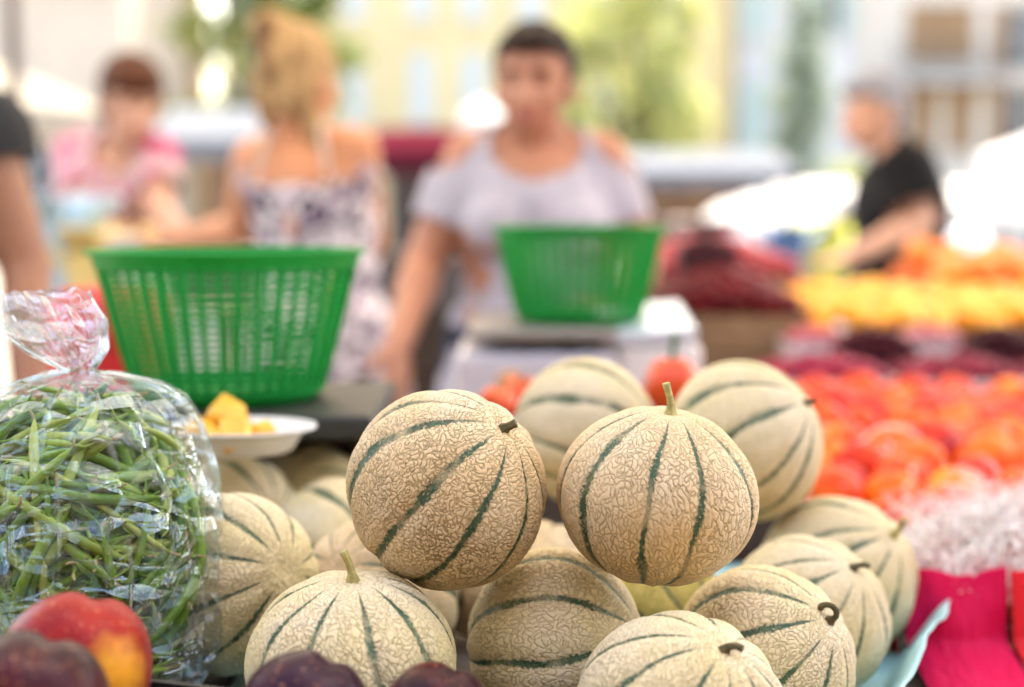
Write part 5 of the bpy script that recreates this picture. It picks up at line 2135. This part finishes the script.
# ------------------------------------------------------------------ far stalls and parasols
def stall(label, x0, x1, y0, y1, ze, zr, can, cloth, goods, back=True):
    """market stall: gabled canopy on four poles, counter with cloth and goods boxes of its own counter"""
    e = empty('market_stall', ((x0 + x1) / 2, (y0 + y1) / 2, 0))
    w, d = x1 - x0, y1 - y0
    n = 14
    s_, t_ = np.meshgrid(np.linspace(0, 1, n * 2), np.linspace(0, 1, n))
    Xc = (s_ - .5) * w
    Yc = (t_ - .5) * d
    Zc = ze + (zr - ze) * (1 - np.abs(2 * t_ - 1)) - .05 * np.sin(s_ * PI) * np.sin(t_ * PI * 2) ** 2
    o_ = link('canopy', grid_mesh('canopy', Xc, Yc, Zc), can, e)
    sf = 1 - 0 * s_
    Xv = (s_ - .5) * w
    Zv = ze - .002 - t_ * (.20 + .03 * np.sin(s_ * 40) * t_)
    link('valance', grid_mesh('valance', Xv, -d / 2 - .006 - .015 * t_, Zv), can, e)
    for sx in (-1, 1):
        for sy in (-1, 1):
            tube_obj('pole', [(sx * (w / 2 - .06), sy * (d / 2 - .06), 0), (sx * (w / 2 - .06), sy * (d / 2 - .06), ze + .02)], [.022, .022], POLE, e, 8)
    box_obj('counter', (0, -d * .18, .79), (w * .9, d * .42, .04), wood_dark, e)
    Xd = (s_ - .5) * w * .9
    link('counter_cloth', grid_mesh('counter_cloth', Xd, -d * .39 - .012 + .015 * np.sin(s_ * 50), .81 - t_ * .74), cloth, e)
    if back:
        Xb = (s_ - .5) * w * .98
        link('back_sheet', grid_mesh('back_sheet', Xb, d * .46 + .02 * np.sin(s_ * 30), ze - .1 - t_ * (ze - .25)), goods, e)
    tag(e, label, 'market stall', 'stalls across the square')
    return e


DARKG = simple('dark_goods', (0.06, 0.045, 0.04), .8, .4, 6)
BROWNG = simple('brown_goods', (0.22, 0.13, 0.075), .8, .5, 5)
BLUEC = simple('blue_cloth', (0.05, 0.12, 0.28), .8, .2, 5)
WHITEC = simple('white_cloth', (0.80, 0.80, 0.80), .8, .05, 5)
REDC = simple('maroon_cloth', (0.22, 0.03, 0.05), .8, .2, 5)

stall('stall with a bluish white canopy and brown goods between the two women at left', P(142, 100, 13).x, P(258, 100, 13).x, 13, 15.6, hz_(138, 13), hz_(106, 14.3), CANV_B, DARKG, BROWNG)
stall('stall with a maroon canopy between the blond woman and the vendor', P(362, 100, 12).x, P(480, 100, 12).x, 12.2, 14.4, hz_(150, 12.2), hz_(126, 13.3), CANV_M, DARKG, DARKG)
stall('long stall with a pale canopy right of the vendor', P(628, 100, 17).x, P(800, 100, 17).x, 17, 20, hz_(170, 17), hz_(150, 18.5), CANV_B, DARKG, BROWNG)
stall('low white canopied stall far behind the grey haired man', P(800, 100, 22).x, P(1005, 100, 22).x, 22, 25, hz_(196, 22), hz_(182, 23.5), CANV_W, WHITEC, DARKG)


def parasol(label, x, y, z_rim, z_top, r, can, tilt=0.0, sides=8):
    e = empty('parasol', (x, y, 0))
    tube_obj('pole', [(0, 0, 0), (0, 0, z_top - .02)], [.022, .022], POLE, e, 10)
    V = [(0, 0, z_top)]
    F = []
    rings = 6
    for i in range(1, rings + 1):
        f_ = i / rings
        for k in range(sides * 4):
            a_ = 2 * PI * k / (sides * 4)
            pol = math.cos(PI / sides) / math.cos((a_ % (2 * PI / sides)) - PI / sides)
            sag = .04 * math.sin(f_ * PI) * (1 - abs(((a_ / (2 * PI / sides)) % 1) * 2 - 1))
            V.append((math.cos(a_) * r * f_ * pol, math.sin(a_) * r * f_ * pol, z_top + (z_rim - z_top) * f_ ** 1.15 - sag))
    m = sides * 4
    for k in range(m):
        F.append((0, 1 + k, 1 + (k + 1) % m))
    for i in range(rings - 1):
        for k in range(m):
            k2 = (k + 1) % m
            F.append((1 + i * m + k, 1 + (i + 1) * m + k, 1 + (i + 1) * m + k2, 1 + i * m + k2))
    o0 = len(V)
    for k in range(m):
        p = V[1 + (rings - 1) * m + k]
        V.append((p[0] * 1.004, p[1] * 1.004, p[2] - .16))
    for k in range(m):
        k2 = (k + 1) % m
        F.append((1 + (rings - 1) * m + k, o0 + k, o0 + k2, 1 + (rings - 1) * m + k2))
    link('canopy', mesh_vf('canopy', V, F), can, e, False)
    segs_ = [((0, 0, z_top - .25), (math.cos(2 * PI * k / sides) * r * .97, math.sin(2 * PI * k / sides) * r * .97, z_rim + .02)) for k in range(sides)]
    rods('rib', segs_, .008, POLE, e, 5)
    box_obj('foot_plate', (0, 0, .03), (.5, .5, .05), POLE, e, bevel=.01)
    tag(e, label, 'parasol', 'white parasols over the stalls')
    return e


YA = 9.0
parasol('cream parasol at the far left edge over the woman in pink', P(-60, 100, YA).x, YA, hz_(112, YA), hz_(42, YA), 1.05, canvas('canvas_ecru', (0.30, 0.28, 0.24), .15))
parasol('bright white parasol at the right edge, higher of the two', P(1042, 100, 15).x, 15, hz_(158, 15), hz_(133, 15), .66, CANV_W)
parasol('bright white parasol low behind the man in black', P(1004, 100, 13).x, 13, hz_(204, 13), hz_(178, 13), .66, CANV_W)
tube_obj_ = tube_obj('awning_pole', [(P(15, 100, 6.5).x, 6.5, 0), (P(15, 100, 6.5).x, 6.5, 3.2)], [.034, .034], SHOE, None, 12)
tag(tube_obj_, 'slim dark upright pole near the left picture edge', 'pole')

# white tarpaulin over a heap, in full sun
YW = 11.0
xa, xb = P(716, 200, YW).x, P(860, 200, YW).x
s_, t_ = np.meshgrid(np.linspace(-1, 1, 60), np.linspace(-1, 1, 40))
ed = (1 - np.abs(s_) ** 3.0) * (1 - np.abs(t_) ** 2.4)
zt_ = hz_(198, YW)
Zc = .86 + (zt_ - .86) * np.clip(ed, 0, 1) ** .55 + .075 * perlin(s_ * 3.2, t_ * 3, 0 * s_) * np.clip(ed * 3, 0, 1)
o = link('tarpaulin', grid_mesh('tarpaulin', (xa + xb) / 2 + s_ * (xb - xa) * .56, YW + .8 + t_ * .75, Zc), CANV_W)
tag(o, 'white tarpaulin over a heap of goods, blazing in the sun behind the cherries', 'tarpaulin')


# goods on a stall between the scale and the man
def goods_table(label, x0, x1, y0, y1, z, cl):
    e = empty('goods_table', ((x0 + x1) / 2, (y0 + y1) / 2, 0))
    w, d = x1 - x0, y1 - y0
    box_obj('table_top', (0, 0, z - .015), (w, d, .03), wood_dark, e)
    s_, t_ = np.meshgrid(np.linspace(0, 1, 60), np.linspace(0, 1, 12))
    link('table_cloth', grid_mesh('table_cloth', (s_ - .5) * w, -d / 2 - .012 + .012 * np.sin(s_ * 60) * t_, z + .001 - t_ * .7), cl, e)
    for sx in (-1, 1):
        for sy in (-1, 1):
            box_obj('leg', (sx * (w / 2 - .05), sy * (d / 2 - .05), (z - .032) / 2), (.05, .05, z - .032), wood_dark, e)
    tag(e, label, 'table', 'trestle tables of the stall')


def carton(label, px0, px1, py0, Y, z0, dep, mat, rotz=0):
    a_, b2 = P(px0, py0, Y), P(px1, py0, Y)
    e = empty('carton', ((a_.x + b2.x) / 2, Y + dep / 2, z0), (0, 0, rotz))
    w, h = b2.x - a_.x, a_.z - z0
    box_obj('carton_side', (0, 0, h / 2), (w, dep, h), mat, e, bevel=.004)
    for sx in (-1, 1):
        box_obj('flap', (sx * (w / 2 + .05), 0, h - .04), (.012, dep * .95, .13), mat, e, rot=(0, sx * .7, 0))
    for sy in (-1, 1):
        box_obj('flap', (0, sy * (dep / 2 + .035), h - .02), (w * .95, .008, .10), mat, e, rot=(-sy * .9, 0, 0))
    tag(e, label, 'carton', 'boxes of goods on the far tables')


YG = 6.2
goods_table('cloth covered table of boxes behind the cherries', P(640, 260, YG).x, P(850, 260, YG).x, YG, YG + .9, .88, WHITEC)
goods_table('long table under the sunlit white tarpaulin', xa - .1, xb + .1, YW, YW + 1.6, .855, DARKG)
carton('navy blue box on the table left of the man in black', 775, 806, 228, YG + .1, .881, .2, BLUEC)
carton('dark maroon box with lifted lid behind the cherries', 683, 722, 222, YG + .05, .881, .22, simple('dark_maroon', (0.04, 0.012, 0.02), .6, .2), .2)
carton('pale grey box between the navy and the maroon box', 728, 770, 246, YG + .2, .881, .25, simple('pale_carton', (0.55, 0.54, 0.55), .7, .1))
carton('yellow green box just left of the man in black', 812, 846, 222, YG + .3, .881, .2, simple('lime_carton', (0.50, 0.55, 0.10), .6, .1))
carton('white polystyrene box at the near left end of the far table', 645, 678, 250, YG + .02, .881, .2, WHITEC)
# left side: table between the woman in pink and the blond woman
goods_table('white clothed table between the woman in pink and the near stall', P(20, 260, 3.6).x, P(225, 260, 3.6).x, 3.55, 4.0, .98, WHITEC)
carton('pale blue box at the left end of the white clothed table', 34, 66, 200, 3.62, .981, .2, simple('sky_carton', (0.36, 0.55, 0.72), .6, .1))
carton('yellow box on the white clothed table', 64, 104, 232, 3.60, .981, .18, simple('yellow_carton', (0.75, 0.58, 0.22), .6, .1))
carton('white box on the white clothed table beside the yellow one', 110, 150, 240, 3.62, .981, .16, WHITEC)

# steel pot added at the right to make a bright sun glint
YK = 6.75
goods_table('small dark table carrying the added steel pot', P(925, 260, YK).x, P(1060, 260, YK).x, YK - .25, YK + .35, .93, DARKG)
kp = P(968, 240, YK)
bowl_m = simple('glint_pot', (0.75, 0.76, 0.78), .16, .03, 5, .02, 1.0)
e = empty('glint_pot', (kp.x, YK, .931))
hh = kp.z + .06 - .931
V, F = [], []
n = 40
prof = [(0, 0), (.070, 0), (.088, .012), (.096, hh * .45), (.090, hh * .72), (.075, hh * .88), (.04, hh * .97), (0, hh)]
for (r, z) in prof:
    for k in range(n):
        a = 2 * PI * k / n
        V.append((math.cos(a) * max(r, .001), math.sin(a) * max(r, .001), z))
for i in range(len(prof) - 1):
    for k in range(n):
        k2 = (k + 1) % n
        F.append((i * n + k, i * n + k2, (i + 1) * n + k2, (i + 1) * n + k))
link('pot_body', mesh_vf('pot_body', V, F), bowl_m, e)
bm = bmesh.new()
ell(bm, (0, 0, hh + .012), (.016, .016, .014))
from_bm('lid_knob', bm, bowl_m, e)
tag(e, 'polished steel pot added for a sun glint behind the orange fruit', 'pot')
parasol('small far white parasol beside the vendor\'s ear', P(484, 100, 21).x, 21, hz_(117, 21), hz_(97, 21), .34, CANV_W)

# stacked dark crates behind the blond customer and the vendor
ck = simple('dark_crate', (0.035, 0.022, 0.016), .7, .3, 10)
for k in range(3):
    e = empty('stacked_crate', (P(392, 300, 4.0).x, 4.15, .002 + k * .315))
    for sy in (-1, 1):
        for j in range(3):
            box_obj('slat', (0, sy * .19, .055 + j * .10), (.62, .014, .085), ck, e)
    for sx in (-1, 1):
        box_obj('crate_end', (sx * .30, 0, .155), (.016, .364, .30), ck, e)
    box_obj('crate_floor', (0, 0, .008), (.58, .36, .012), ck, e)
    tag(e, ['bottom crate of the dark stack behind the blond woman and the vendor', 'middle crate of the dark stack behind the blond woman and the vendor',
            'top crate of the dark stack behind the blond woman and the vendor'][k], 'crate', 'dark crates stacked behind the stall')

# unseen stall added behind the camera to shape the frontal light
stall('unseen cream canopied stall added behind the camera to shape the frontal light', -4.5, 4.5, -4.6, -.35, 2.35, 2.75, canvas('canvas_cream_unseen', (0.78, 0.71, 0.60), .5), simple('unseen_cloth', (0.25, 0.12, 0.08), .8, .3, 5), simple('unseen_goods', (0.10, 0.08, 0.06), .8, .4, 3))
